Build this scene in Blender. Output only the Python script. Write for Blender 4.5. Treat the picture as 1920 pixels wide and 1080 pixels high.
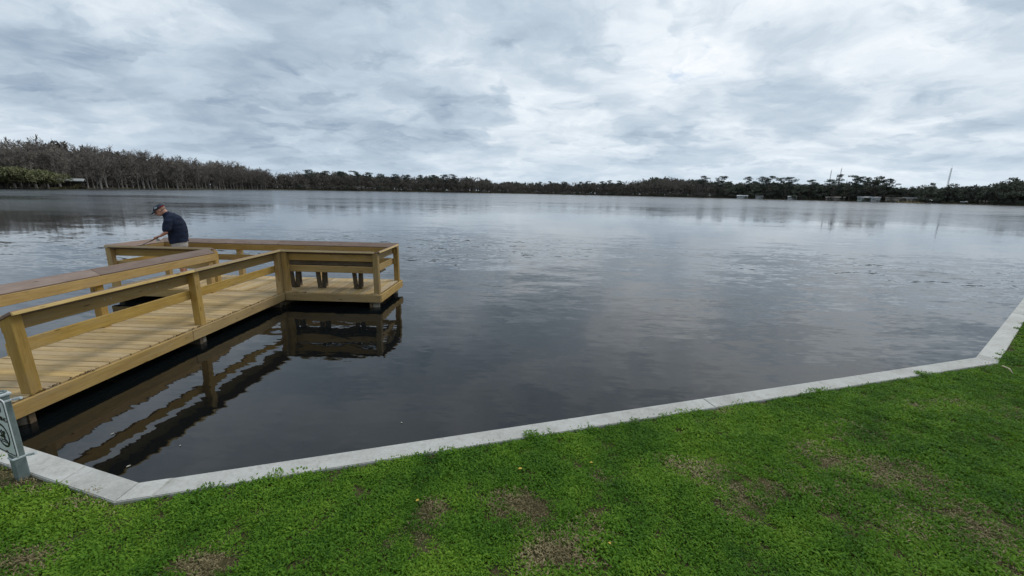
import bpy, bmesh, math, random
import numpy as np
from mathutils import Vector, Matrix, noise as mnoise

for o in list(bpy.data.objects):
    bpy.data.objects.remove(o)
SC = bpy.context.scene
COL = SC.collection
rad = math.radians

# ------------------------------------------------------------------ camera
CAM_H = 2.48                      # metres above the water
F_PX = 790.0                      # focal length for a 1920 wide frame
PITCH = math.atan(180.4 / F_PX)
ROLL = rad(1.12)
YAW = rad(1.87)
fw = Vector((-math.sin(YAW) * math.cos(PITCH), math.cos(YAW) * math.cos(PITCH), -math.sin(PITCH)))
rt0 = Vector((math.cos(YAW), math.sin(YAW), 0))
up0 = rt0.cross(fw)
rt = rt0 * math.cos(ROLL) + up0 * math.sin(ROLL)
up = up0 * math.cos(ROLL) - rt0 * math.sin(ROLL)
cam_d = bpy.data.cameras.new('camera')
cam_d.sensor_width = 36
cam_d.lens = F_PX / 1920 * 36
cam_d.clip_start = 0.05
cam_d.clip_end = 9000
cam = bpy.data.objects.new('camera', cam_d)
COL.objects.link(cam)
M3 = Matrix((rt, up, -fw)).transposed()
cam.matrix_world = Matrix.Translation((0, 0, CAM_H)) @ M3.to_4x4()
SC.camera = cam

# ------------------------------------------------------------------ sky, sun, exposure
SUN_AZ = 48.0                     # degrees to the right of +Y
SUN_EL = 50.0
SUN_STRENGTH = 1.3
sun_dir = Vector((math.sin(rad(SUN_AZ)) * math.cos(rad(SUN_EL)), math.cos(rad(SUN_AZ)) * math.cos(rad(SUN_EL)), math.sin(rad(SUN_EL))))
W = bpy.data.worlds.new('World')
SC.world = W
W.use_nodes = True
nt = W.node_tree
nt.nodes.clear()


class NB:
    """small helper that writes shader node trees"""
    def __init__(self, tree):
        self.t = tree

    def n(self, kind, **kw):
        nd = self.t.nodes.new(kind)
        for k, v in kw.items():
            setattr(nd, k, v)
        return nd

    def link(self, a, b):
        self.t.links.new(a, b)

    def put(self, sock, v):
        if hasattr(v, 'is_output') or isinstance(v, bpy.types.NodeSocket):
            self.t.links.new(v, sock)
        else:
            sock.default_value = v

    def math(self, op, a, b=None, c=None, clamp=False):
        nd = self.n('ShaderNodeMath', operation=op, use_clamp=clamp)
        self.put(nd.inputs[0], a)
        if b is not None:
            self.put(nd.inputs[1], b)
        if c is not None:
            self.put(nd.inputs[2], c)
        return nd.outputs[0]

    def vmath(self, op, a, b=None, scale=None):
        nd = self.n('ShaderNodeVectorMath', operation=op)
        self.put(nd.inputs[0], a)
        if b is not None:
            self.put(nd.inputs[1], b)
        if scale is not None:
            self.put(nd.inputs['Scale'], scale)
        return nd.outputs['Value'] if op in ('DOT_PRODUCT', 'LENGTH', 'DISTANCE') else nd.outputs[0]

    def noise(self, vec, scale, detail=4, rough=0.5, dist=0.0, col=False):
        nd = self.n('ShaderNodeTexNoise')
        self.put(nd.inputs['Vector'], vec)
        nd.inputs['Scale'].default_value = scale
        nd.inputs['Detail'].default_value = detail
        nd.inputs['Roughness'].default_value = rough
        nd.inputs['Distortion'].default_value = dist
        return nd.outputs['Color'] if col else nd.outputs['Fac']

    def ramp(self, fac, stops, interp='LINEAR'):
        nd = self.n('ShaderNodeValToRGB')
        nd.color_ramp.interpolation = interp
        els = nd.color_ramp.elements
        while len(els) < len(stops):
            els.new(0.5)
        for e, (p, c) in zip(els, stops):
            e.position = p
            e.color = (*c, 1) if len(c) == 3 else c
        self.put(nd.inputs[0], fac)
        return nd.outputs[0]

    def mixc(self, fac, a, b, mode='MIX'):
        nd = self.n('ShaderNodeMix', data_type='RGBA', blend_type=mode)
        self.put(nd.inputs[0], fac)
        for s, v in ((nd.inputs[6], a), (nd.inputs[7], b)):
            if isinstance(v, tuple) and len(v) == 3:
                v = (*v, 1)
            self.put(s, v)
        return nd.outputs[2]

    def maprange(self, v, a, b, c=0.0, d=1.0, smooth=False):
        nd = self.n('ShaderNodeMapRange')
        if smooth:
            nd.interpolation_type = 'SMOOTHSTEP'
        self.put(nd.inputs[0], v)
        for i, q in enumerate((a, b, c, d)):
            nd.inputs[1 + i].default_value = q
        return nd.outputs[0]

    def mapping(self, vec, loc=(0, 0, 0), rot=(0, 0, 0), scale=(1, 1, 1)):
        nd = self.n('ShaderNodeMapping')
        self.put(nd.inputs[0], vec)
        nd.inputs[1].default_value = loc
        nd.inputs[2].default_value = rot
        nd.inputs[3].default_value = scale
        return nd.outputs[0]


b = NB(nt)
tc = b.n('ShaderNodeTexCoord')
sep = b.n('ShaderNodeSeparateXYZ')
b.link(tc.outputs['Generated'], sep.inputs[0])
zc = b.math('MAXIMUM', sep.outputs[2], 0.0)
den = b.math('ADD', zc, 0.21)
cmb = b.n('ShaderNodeCombineXYZ')
b.link(b.math('DIVIDE', sep.outputs[0], den), cmb.inputs[0])
b.link(b.math('DIVIDE', sep.outputs[1], den), cmb.inputs[1])
P = b.mapping(cmb.outputs[0], loc=(3.1, 1.7, 0.4), rot=(0, 0, rad(-16)), scale=(0.92, 1.0, 1))
warp = b.vmath('SCALE', b.vmath('SUBTRACT', b.noise(P, 1.6, 4, 0.55, col=True), (0.5, 0.5, 0.5)), scale=0.42)
Pw = b.vmath('ADD', P, warp)
puff = b.vmath('SCALE', b.vmath('SUBTRACT', b.noise(Pw, 5.5, 4, 0.6, col=True), (0.5, 0.5, 0.5)), scale=0.16)
Pw = b.vmath('ADD', Pw, puff)
big = b.noise(Pw, 0.62, 2, 0.5)
SC1 = 1.9
mid = b.noise(Pw, SC1, 9, 0.53)
off = (sun_dir.x * 0.10, sun_dir.y * 0.10, 0.0)
mid2 = b.noise(b.vmath('ADD', Pw, off), SC1, 9, 0.53)
low = b.noise(b.vmath('ADD', Pw, (7.3, 2.1, 0.0)), 3.3, 9, 0.55)      # a lower, broken layer
body = b.maprange(mid, 0.43, 0.58, 0.0, 1.0, smooth=True)
scud = b.maprange(low, 0.53, 0.66, 0.0, 1.0, smooth=True)
relief = b.math('SUBTRACT', mid, mid2)
dens = b.math('ADD', b.math('MULTIPLY', big, 0.5), b.math('MULTIPLY', mid, 0.5))
val = b.math('ADD', b.math('MULTIPLY', b.math('SUBTRACT', big, 0.5), -0.80), 0.60)
val = b.math('SUBTRACT', val, b.math('MULTIPLY', body, 0.25))
val = b.math('ADD', val, b.math('MULTIPLY', relief, 1.25))
val = b.math('SUBTRACT', val, b.math('MULTIPLY', scud, 0.15))
sdot = b.vmath('DOT_PRODUCT', tc.outputs['Generated'], tuple(sun_dir))
glow = b.math('POWER', b.math('MAXIMUM', sdot, 0.0), 2.5)
val = b.math('ADD', val, b.math('MULTIPLY', glow, 0.16))
thin = Vector((math.sin(rad(24)) * math.cos(rad(20)), math.cos(rad(24)) * math.cos(rad(20)), math.sin(rad(20))))   # thinner, brighter cloud
tglow = b.math('POWER', b.math('MAXIMUM', b.vmath('DOT_PRODUCT', tc.outputs['Generated'], tuple(thin)), 0.0), 9.0)
val = b.math('ADD', val, b.math('MULTIPLY', tglow, 0.06))
cloud = b.ramp(val, [(0.0, (0.205, 0.284, 0.39)), (0.28, (0.355, 0.442, 0.54)), (0.56, (0.525, 0.612, 0.70)), (0.80, (0.73, 0.795, 0.855)), (1.0, (0.92, 0.945, 0.965))])
# low, far cloud fades to a pale blue band above the trees
hz = b.maprange(sep.outputs[2], 0.0, 0.13, 0.55, 0.0, smooth=True)
cloud = b.mixc(hz, cloud, (0.60, 0.70, 0.79))
sky = b.n('ShaderNodeTexSky', sky_type='NISHITA')
sky.sun_disc = False
sky.sun_elevation = rad(SUN_EL)
sky.sun_rotation = rad(SUN_AZ)
skyc = b.mixc(1.0, sky.outputs[0], (0.1, 0.1, 0.1), 'MULTIPLY')
hole = b.math('MULTIPLY', b.maprange(dens, 0.36, 0.31, 0.0, 0.8, smooth=True), b.maprange(sep.outputs[2], 0.16, 0.28, 0.0, 1.0, smooth=True))
final = b.mixc(hole, cloud, skyc)
bg = b.n('ShaderNodeBackground')
b.link(final, bg.inputs[0])
bg.inputs[1].default_value = 1.0
wo = b.n('ShaderNodeOutputWorld')
b.link(bg.outputs[0], wo.inputs[0])

sl = bpy.data.lights.new('sun', 'SUN')
sl.energy = SUN_STRENGTH
sl.angle = rad(22)
sl.color = (1.0, 0.98, 0.95)
so = bpy.data.objects.new('sun', sl)
so.rotation_euler = (-sun_dir).to_track_quat('-Z', 'Y').to_euler()
so.location = (20, 10, 40)
COL.objects.link(so)

SC.view_settings.view_transform = 'Standard'
SC.view_settings.look = 'None'
SC.view_settings.exposure = 0.14
SC.view_settings.gamma = 1.0
SC.view_settings.use_curve_mapping = False
SC.render.engine = 'CYCLES'
SC.cycles.max_bounces = 6
SC.cycles.use_denoising = True

# ------------------------------------------------------------------ object helpers


def tag(o, label=None, cat=None, group=None, kind=None):
    if label: o['label'] = label
    if cat: o['category'] = cat
    if group: o['group'] = group
    if kind: o['kind'] = kind
    return o


def link(name, me, mat=None, parent=None):
    o = bpy.data.objects.new(name, me)
    COL.objects.link(o)
    if mat and me and not me.materials:
        me.materials.append(mat)
    if parent:
        o.parent = parent
    return o


def empty(name, loc=(0, 0, 0), rz=0.0):
    o = bpy.data.objects.new(name, None)
    COL.objects.link(o)
    o.location = loc
    o.rotation_euler = (0, 0, rz)
    o.empty_display_size = 0.2
    return o


def mesh_from(name, v, f, smooth=False):
    me = bpy.data.meshes.new(name)
    me.from_pydata([tuple(p) for p in v], [], [tuple(q) for q in f])
    me.update()
    if smooth:
        me.shade_smooth()
    return me


def np_mesh(name, v, f):
    """fast mesh from numpy arrays; f is (n,4) or (n,3)"""
    me = bpy.data.meshes.new(name)
    k = f.shape[1]
    me.vertices.add(len(v))
    me.vertices.foreach_set('co', np.asarray(v, np.float32).ravel())
    me.loops.add(f.size)
    me.loops.foreach_set('vertex_index', np.asarray(f, np.int32).ravel())
    me.polygons.add(len(f))
    me.polygons.foreach_set('loop_start', np.arange(0, f.size, k, dtype=np.int32))
    me.update(calc_edges=True)
    return me


def box_mesh(name, sx, sy, sz, bevel=0.004, top_slope=None):
    bm = bmesh.new()
    bmesh.ops.create_cube(bm, size=1)
    for v in bm.verts:
        v.co = Vector((v.co.x * sx, v.co.y * sy, v.co.z * sz))
    if top_slope:
        top_slope(bm)
    if bevel:
        bmesh.ops.bevel(bm, geom=bm.edges[:], offset=bevel, segments=1, affect='EDGES')
    me = bpy.data.meshes.new(name)
    bm.to_mesh(me)
    bm.free()
    return me


def board(name, p0, p1, width, thick, normal, mat, parent, bevel=0.004, warp=0.0):
    """a board from p0 to p1; width lies across, thickness along normal; long axis = local X"""
    p0, p1 = Vector(p0), Vector(p1)
    x = (p1 - p0)
    L = x.length
    x.normalize()
    n = Vector(normal)
    n = (n - x * n.dot(x)).normalized()
    y = n.cross(x)
    me = box_mesh(name, L, width, thick, bevel)
    o = link(name, me, mat, parent)
    m = Matrix((x, y, n)).transposed().to_4x4()
    m.translation = (p0 + p1) / 2
    o.matrix_local = m
    return o


def tube_np(pts, radii, n=6, caps=True):
    """tapered tube through pts -> verts, faces (python lists)"""
    v, f = [], []
    pts = [Vector(p) for p in pts]
    for i, p in enumerate(pts):
        t = (pts[min(i + 1, len(pts) - 1)] - pts[max(i - 1, 0)]).normalized()
        a = Vector((1, 0, 0)) if abs(t.x) < 0.8 else Vector((0, 1, 0))
        s = t.cross(a).normalized()
        u = t.cross(s)
        for k in range(n):
            an = 2 * math.pi * k / n
            v.append(p + (s * math.cos(an) + u * math.sin(an)) * radii[i])
    for i in range(len(pts) - 1):
        for k in range(n):
            k2 = (k + 1) % n
            f.append((i * n + k, i * n + k2, (i + 1) * n + k2, (i + 1) * n + k))
    if caps:
        f.append(tuple(reversed(range(n))))
        f.append(tuple(range((len(pts) - 1) * n, len(pts) * n)))
    return v, f


def join_vf(parts):
    V, Fc = [], []
    for v, f in parts:
        k = len(V)
        V.extend(v)
        Fc.extend([tuple(i + k for i in q) for q in f])
    return V, Fc


# ------------------------------------------------------------------ materials


def new_mat(name, rough=0.6, spec=0.5):
    m = bpy.data.materials.new(name)
    m.use_nodes = True
    t = m.node_tree
    bs = t.nodes['Principled BSDF']
    bs.inputs['Roughness'].default_value = rough
    bs.inputs['Specular IOR Level'].default_value = spec
    return m, NB(t), bs


def flat(name, c, rough=0.6, spec=0.4, var=0.15, scale=8.0, metal=0.0):
    m, b, bs = new_mat(name, rough, spec)
    t = b.n('ShaderNodeTexCoord')
    n1 = b.noise(t.outputs['Object'], scale, 5, 0.6)
    lo = tuple(x * (1 - var) for x in c)
    hi = tuple(min(1, x * (1 + var)) for x in c)
    b.link(b.ramp(n1, [(0.3, lo), (0.7, hi)]), bs.inputs['Base Color'])
    bs.inputs['Metallic'].default_value = metal
    return m


def wood(name, dark, light, stain, stain_amt=0.5, grain=1.0, rough=0.72):
    m, b, bs = new_mat(name, rough, 0.3)
    t = b.n('ShaderNodeTexCoord')
    oi = b.n('ShaderNodeObjectInfo')
    seed = b.vmath('SCALE', (13.0, 7.0, 31.0), scale=oi.outputs['Random'])
    p = b.vmath('ADD', t.outputs['Object'], seed)
    g = b.noise(b.mapping(p, scale=(1.4, 26, 26)), 1.6 * grain, 6, 0.62, 0.6)
    blot = b.noise(b.mapping(p, scale=(1, 2.2, 2.2)), 2.6, 4, 0.6)
    base = b.ramp(b.math('ADD', b.math('MULTIPLY', g, 0.65), b.math('MULTIPLY', blot, 0.35)), [(0.36, dark), (0.62, light)])
    st = b.maprange(b.noise(b.mapping(p, scale=(1, 3, 3)), 6.5, 5, 0.7), 0.56, 0.74, 0.0, stain_amt)
    base = b.mixc(st, base, stain)
    grey = b.maprange(b.noise(b.mapping(p, scale=(0.7, 2.5, 2.5)), 1.9, 5, 0.65), 0.50, 0.72, 0.0, 0.55)
    gl = tuple((sum(light) / 3 * 0.75 + c_ * 0.25) * 0.92 for c_ in light)
    base = b.mixc(b.math('MULTIPLY', grey, 0.5), base, gl)
    vor = b.n('ShaderNodeTexVoronoi')
    b.link(b.mapping(p, scale=(1.6, 7, 7)), vor.inputs['Vector'])
    vor.inputs['Scale'].default_value = 1.5
    knot = b.maprange(vor.outputs['Distance'], 0.05, 0.14, 0.75, 0.0, smooth=True)
    base = b.mixc(knot, base, tuple(c_ * 0.30 for c_ in dark))
    hsv = b.n('ShaderNodeHueSaturation')
    b.link(base, hsv.inputs['Color'])
    b.link(b.maprange(oi.outputs['Random'], 0, 1, 0.74, 1.18), hsv.inputs['Value'])
    b.link(b.maprange(b.math('FRACT', b.math('MULTIPLY', oi.outputs['Random'], 7.3)), 0, 1, 0.86, 1.1), hsv.inputs['Saturation'])
    b.link(hsv.outputs[0], bs.inputs['Base Color'])
    bp = b.n('ShaderNodeBump')
    bp.inputs['Strength'].default_value = 0.35
    bp.inputs['Distance'].default_value = 0.004
    b.link(g, bp.inputs['Height'])
    b.link(bp.outputs[0], bs.inputs['Normal'])
    return m


M_RAIL = wood('rail_wood', (0.325, 0.200, 0.060), (0.455, 0.300, 0.102), (0.16, 0.10, 0.036), 0.4)
M_DECK = wood('deck_wood', (0.34, 0.230, 0.100), (0.51, 0.368, 0.182), (0.17, 0.115, 0.055), 0.55)
M_CAP = wood('cap_wood', (0.175, 0.118, 0.090), (0.265, 0.190, 0.150), (0.12, 0.085, 0.065), 0.4, rough=0.6)
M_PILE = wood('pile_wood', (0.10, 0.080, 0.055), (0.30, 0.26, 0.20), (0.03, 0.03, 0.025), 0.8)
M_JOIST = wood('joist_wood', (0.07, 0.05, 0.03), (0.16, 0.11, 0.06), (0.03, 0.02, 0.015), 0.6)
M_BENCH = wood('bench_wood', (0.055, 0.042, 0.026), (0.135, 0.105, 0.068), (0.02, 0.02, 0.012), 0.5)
M_SKIN = flat('skin', (0.46, 0.235, 0.165), 0.5, 0.4, 0.12, 18)
M_SHIRT = flat('navy_cloth', (0.012, 0.018, 0.038), 0.85, 0.2, 0.3, 9)
M_SHORT = flat('khaki_cloth', (0.40, 0.37, 0.34), 0.9, 0.2, 0.12, 9)
M_CAPD = flat('cap_cloth', (0.035, 0.045, 0.062), 0.85, 0.2, 0.35, 30)
M_RED = flat('red_cloth', (0.20, 0.016, 0.018), 0.85, 0.2, 0.1, 30)
M_GREYCL = flat('grey_cloth', (0.30, 0.33, 0.36), 0.85, 0.2, 0.1, 30)
M_SHOE = flat('shoe_rubber', (0.06, 0.055, 0.05), 0.7, 0.3)
M_DARK = flat('dark_hair', (0.05, 0.035, 0.025), 0.7, 0.3)
M_ROD = flat('rod_black', (0.02, 0.022, 0.028), 0.3, 0.5)
M_CORK = flat('rod_cork', (0.5, 0.36, 0.22), 0.8, 0.2)
M_POST = flat('post_grey_green', (0.150, 0.185, 0.175), 0.55, 0.4, 0.25, 14)
M_GALV = flat('galvanised', (0.46, 0.50, 0.50), 0.45, 0.5, 0.2, 20)
M_PLATE = flat('sign_white', (0.62, 0.64, 0.63), 0.4, 0.5, 0.08, 9)
M_BLACK = flat('sign_black', (0.012, 0.012, 0.012), 0.45, 0.4)
M_RUST = flat('rust', (0.10, 0.055, 0.03), 0.8, 0.2)


def concrete():
    m, b, bs = new_mat('concrete', 0.85, 0.3)
    g = b.n('ShaderNodeNewGeometry')
    pos = g.outputs['Position']
    oi = b.n('ShaderNodeObjectInfo')
    n1 = b.noise(pos, 2.2, 6, 0.62)
    n2 = b.noise(pos, 38, 4, 0.6)
    n3 = b.noise(pos, 11, 5, 0.7)
    base = b.ramp(b.math('ADD', b.math('MULTIPLY', n1, 0.6), b.math('MULTIPLY', n2, 0.4)), [(0.32, (0.36, 0.35, 0.315)), (0.52, (0.48, 0.47, 0.43)), (0.70, (0.56, 0.55, 0.51))])
    base = b.mixc(b.maprange(n3, 0.55, 0.74, 0, 0.60), base, (0.25, 0.235, 0.19))
    base = b.mixc(b.maprange(b.noise(pos, 4.5, 5, 0.7), 0.50, 0.68, 0, 0.45), base, (0.33, 0.325, 0.29))
    pit = b.maprange(b.noise(pos, 85, 2, 0.5), 0.66, 0.74, 0, 0.6)
    base = b.mixc(pit, base, (0.15, 0.145, 0.13))
    hs = b.n('ShaderNodeHueSaturation')
    b.link(base, hs.inputs['Color'])
    b.link(b.maprange(oi.outputs['Random'], 0, 1, 0.92, 1.06), hs.inputs['Value'])
    b.link(hs.outputs[0], bs.inputs['Base Color'])
    bp = b.n('ShaderNodeBump')
    bp.inputs['Strength'].default_value = 0.4
    bp.inputs['Distance'].default_value = 0.004
    b.link(n2, bp.inputs['Height'])
    b.link(bp.outputs[0], bs.inputs['Normal'])
    return m


M_CONC = concrete()

# ------------------------------------------------------------------ the shore line near the camera
CAP_Z = 0.32
WATER_EDGE = [(-40.0, 13.0), (-2.83, 2.63), (6.40, 5.84), (11.45, 9.82), (24.0, 19.7), (60.0, 48.0)]
CAP_W = [0.18, 0.195, 0.215, 0.20, 0.20, 0.20]


def offset_line(pts, dist):
    out = []
    P2 = [Vector(p) for p in pts]
    for i in range(len(P2)):
        ns = []
        if i > 0:
            d = (P2[i] - P2[i - 1]).normalized(); ns.append(Vector((d.y, -d.x)))
        if i < len(P2) - 1:
            d = (P2[i + 1] - P2[i]).normalized(); ns.append(Vector((d.y, -d.x)))
        n = sum(ns, Vector((0, 0))).normalized()
        dd = dist[i] if isinstance(dist, list) else dist
        out.append(P2[i] + n * (dd / max(0.3, n.dot(ns[0]))))
    return out


INNER = offset_line(WATER_EDGE, CAP_W)


def inner_y(x):
    for a, c in zip(INNER, INNER[1:]):
        if a.x <= x <= c.x:
            return a.y + (c.y - a.y) * (x - a.x) / (c.x - a.x)
    return INNER[0].y if x < INNER[0].x else INNER[-1].y


def lawn_z(x, y):
    d = max(0.0, inner_y(x) - y)
    z = 0.292 + 0.038 * min(d, 6.0)
    z += 0.022 * min(d, 1.0) * mnoise.noise(Vector((x * 0.9, y * 0.9, 3.0)))
    return z


# lake
def lake_material():
    m, b, bs = new_mat('lake_water', 0.02, 0.5)
    g = b.n('ShaderNodeNewGeometry')
    pos = g.outputs['Position']
    # ripple slopes written straight into the normal, so that distant ripples stay as rough as near ones
    wind = b.noise(b.mapping(pos, loc=(4.0, 2.0, 0), scale=(0.028, 0.062, 1)), 1.0, 4, 0.55)
    wind = b.maprange(wind, 0.38, 0.58, 0.34, 1.0, smooth=True)
    sp = b.n('ShaderNodeSeparateXYZ')
    b.link(pos, sp.inputs[0])
    lee = b.maprange(sp.outputs[1], 4.0, 13.0, 0.55, 1.25, smooth=True)      # sheltered by the sea wall
    lee = b.math('MAXIMUM', lee, b.maprange(sp.outputs[0], 0.0, 6.0, 0.50, 1.4, smooth=True))
    dist = b.vmath('LENGTH', pos)
    far = b.maprange(dist, 9.0, 34.0, 1.0, 0.09, smooth=True)
    # ripples too fine to see one by one far out become surface roughness there
    rgh = b.math('ADD', b.math('MULTIPLY', b.maprange(dist, 10.0, 80.0, 0.0, 0.12, smooth=True), b.math('POWER', wind, 0.6)), b.maprange(dist, 60.0, 190.0, 0.0, 0.10, smooth=True))
    rgh = b.math('ADD', rgh, 0.02)
    b.link(rgh, bs.inputs['Roughness'])
    wind = b.math('MULTIPLY', b.math('MULTIPLY', wind, lee), far)
    half = (0.5, 0.5, 0.5)
    s1 = b.vmath('SUBTRACT', b.noise(b.mapping(pos, rot=(0, 0, rad(12)), scale=(0.9, 2.4, 1)), 2.1, 4, 0.55, 0.5, col=True), half)
    s2 = b.vmath('SUBTRACT', b.noise(b.mapping(pos, rot=(0, 0, rad(-9)), scale=(0.42, 1.2, 1)), 1.0, 2, 0.5, 0.3, col=True), half)
    s3 = b.vmath('SUBTRACT', b.noise(b.mapping(pos, rot=(0, 0, rad(5)), scale=(2.0, 6.5, 1)), 2.0, 3, 0.55, 0.2, col=True), half)
    v = b.vmath('ADD', b.vmath('MULTIPLY', s1, (0.13, 0.30, 0)), b.vmath('MULTIPLY', s2, (0.11, 0.26, 0)))
    v = b.vmath('ADD', v, b.vmath('MULTIPLY', s3, (0.10, 0.25, 0)))
    v = b.vmath('SCALE', v, scale=wind)
    nrm = b.vmath('NORMALIZE', b.vmath('ADD', b.vmath('MULTIPLY', v, (1, 1, 0)), (0, 0, 1)))
    b.link(nrm, bs.inputs['Normal'])
    bs.inputs['IOR'].default_value = 1.45
    bs.inputs['Base Color'].default_value = (0.0036, 0.0052, 0.0058, 1)
    return m


lake = link('lake_water', mesh_from('lake_water', [(-3500, -400, 0), (3500, -400, 0), (3500, 5000, 0), (-3500, 5000, 0)], [(0, 1, 2, 3)]), lake_material())
tag(lake, kind='structure')

# lawn sheet (soil and thatch under the blades)


def lawn_ground_material():
    m, b, bs = new_mat('lawn_ground', 0.95, 0.1)
    g = b.n('ShaderNodeNewGeometry')
    pos = g.outputs['Position']
    n1 = b.noise(pos, 1.2, 5, 0.6)
    n2 = b.noise(pos, 55, 4, 0.7)
    c = b.ramp(n2, [(0.3, (0.045, 0.035, 0.018)), (0.55, (0.11, 0.082, 0.042)), (0.75, (0.20, 0.155, 0.085))])
    c = b.mixc(b.maprange(n1, 0.35, 0.65, 0.15, 0.6), c, (0.030, 0.050, 0.012))
    b.link(c, bs.inputs['Base Color'])
    bp = b.n('ShaderNodeBump')
    bp.inputs['Strength'].default_value = 0.8
    bp.inputs['Distance'].default_value = 0.015
    b.link(n2, bp.inputs['Height'])
    b.link(bp.outputs[0], bs.inputs['Normal'])
    return m


xs = sorted(set([round(-40 + 2 * i, 3) for i in range(17)] + [round(-6 + 0.12 * i, 3) for i in range(170)] + [round(14.4 + 1.2 * i, 3) for i in range(38)] + [p.x for p in INNER]))
xs = [x for x in xs if INNER[0].x <= x <= INNER[-1].x]
ds = [0.0, 0.06, 0.14, 0.24, 0.36, 0.5, 0.65, 0.8, 1.0, 1.25, 1.5, 1.8, 2.2, 2.6, 3.2, 4.0, 5.0, 6.5, 9.0, 14.0, 30.0, 60.0]
lv, lf = [], []
for x in xs:
    yi = inner_y(x)
    for d in ds:
        lv.append((x, yi - d, lawn_z(x, yi - d)))
nd = len(ds)
for i in range(len(xs) - 1):
    for j in range(nd - 1):
        a = i * nd + j
        lf.append((a, a + 1, a + nd + 1, a + nd))
lawn = link('lawn_ground', mesh_from('lawn_ground', lv, lf, True), lawn_ground_material())
tag(lawn, kind='structure')

# sea wall: one thing, each cap slab and wall panel a part
wall = empty('seawall', (WATER_EDGE[1][0], WATER_EDGE[1][1], 0))
tag(wall, 'pale concrete seawall with slab cap curving between lawn and lake', 'seawall')


def prism(name, poly, z0, z1, mat, parent, bevel=0.008):
    bm = bmesh.new()
    o = parent.location
    lo = [bm.verts.new((p[0] - o.x, p[1] - o.y, z0)) for p in poly]
    hi = [bm.verts.new((p[0] - o.x, p[1] - o.y, z1)) for p in poly]
    n = len(poly)
    bm.faces.new(list(reversed(lo)))
    bm.faces.new(hi)
    for k in range(n):
        bm.faces.new((lo[k], lo[(k + 1) % n], hi[(k + 1) % n], hi[k]))
    bmesh.ops.recalc_face_normals(bm, faces=bm.faces[:])
    if bevel:
        es = [e for e in bm.edges if all(v.co.z > z1 - 1e-4 for v in e.verts)]
        bmesh.ops.bevel(bm, geom=es, offset=bevel, segments=2, affect='EDGES')
    me = bpy.data.meshes.new(name)
    bm.to_mesh(me)
    bm.free()
    return link(name, me, mat, parent)


random.seed(4)
face_in = offset_line(WATER_EDGE, 0.07)
face_in2 = offset_line(WATER_EDGE, 0.16)
breaks = {0: [0.935, 0.958, 0.9845], 1: [0.022, 0.52], 2: [0.03, 0.34, 0.66], 3: [0.1, 0.3, 0.5, 0.7, 0.9], 4: [0.1, 0.2, 0.3, 0.4, 0.5, 0.6, 0.7, 0.8, 0.9]}
for s in range(len(WATER_EDGE) - 1):
    A, Bp = Vector(WATER_EDGE[s]), Vector(WATER_EDGE[s + 1])
    A2, B2 = INNER[s], INNER[s + 1]
    ts = [0.0] + breaks[s] + [1.0]
    if s == 0:
        ts = [0.0, 0.25, 0.5, 0.7, 0.82] + ts[1:]
    seg_len = (Bp - A).length
    g = (0.0018 if s == 0 else 0.0008) / seg_len
    for t0, t1 in zip(ts, ts[1:]):
        a0 = t0 + (g if t0 > 0 else g * 0.6)
        a1 = t1 - (g if t1 < 1 else g * 0.6)
        poly = [A2.lerp(B2, a0), A2.lerp(B2, a1), A.lerp(Bp, a1), A.lerp(Bp, a0)]
        dz = random.uniform(-0.003, 0.003)
        prism('cap_slab', poly, 0.19, CAP_Z + dz, M_CONC, wall, 0.006)
        poly = [face_in2[s].lerp(face_in2[s + 1], a0), face_in2[s].lerp(face_in2[s + 1], a1), face_in[s].lerp(face_in[s + 1], a1), face_in[s].lerp(face_in[s + 1], a0)]
        prism('wall_panel', poly, -1.4, 0.187, M_CONC, wall, 0)

# ------------------------------------------------------------------ fishing pier
DK = 0.30                         # deck level
pier = empty('fishing_pier', (-5.8, 3.6, 0))
tag(pier, 'tan wooden fishing pier with railings and T-shaped end over the lake', 'pier')
PO = pier.location.copy()


def L(x, y, z):
    return (x - PO.x, y - PO.y, z - PO.z)


random.seed(11)
WX0, WX1 = -6.61, -5.185
y = 3.30
while y < 8.52:
    w = 0.139
    e0, e1 = random.uniform(-0.006, 0.01), random.uniform(-0.016, 0.006)
    z = DK - 0.019 + random.uniform(-0.0025, 0.0025)
    o = board('deck_board', L(WX0 - e0, y + w / 2, z), L(WX1 + e1, y + w / 2, z + random.uniform(-0.002, 0.002)), w, 0.038, (random.uniform(-0.012, 0.012), 0.0, 1), M_DECK, pier, 0.006)
    y += w + random.uniform(0.005, 0.011)
PY0, PY1 = 8.60, 10.12
PX0, PX1 = -8.98, -3.10
x = PX0 + 0.02
while x < PX1 - 0.10:
    w = 0.139
    z = DK - 0.016 + random.uniform(-0.0025, 0.0025)
    board('deck_board', L(x + w / 2, PY0 + 0.005 + random.uniform(-0.008, 0.008), z), L(x + w / 2, PY1 + random.uniform(-0.008, 0.008), z), w, 0.038, (0, random.uniform(-0.01, 0.01), 1), M_DECK, pier, 0.006)
    x += w + random.uniform(0.004, 0.010)
# fascia boards
FZ0, FZ1 = 0.125, 0.288
fz = (FZ0 + FZ1) / 2
fh = FZ1 - FZ0


def fascia(p0, p1, n):
    board('fascia', L(*p0, fz), L(*p1, fz), fh, 0.040, (*n, 0), M_RAIL, pier, 0.005)


fascia((-5.145, 3.42), (-5.145, 6.02), (1, 0)); fascia((-5.145, 6.026), (-5.145, 8.555), (1, 0))
fascia((-6.65, 3.42), (-6.65, 8.555), (-1, 0))
fascia((-5.122, 8.575), (-3.062, 8.575), (0, -1)); fascia((-9.02, 8.575), (-6.675, 8.575), (0, -1))
fascia((-3.075, 8.60), (-3.075, 10.155), (1, 0)); fascia((-9.005, 8.60), (-9.005, 10.155), (-1, 0))
fascia((-9.0, 10.17), (-3.08, 10.17), (0, 1))
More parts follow.
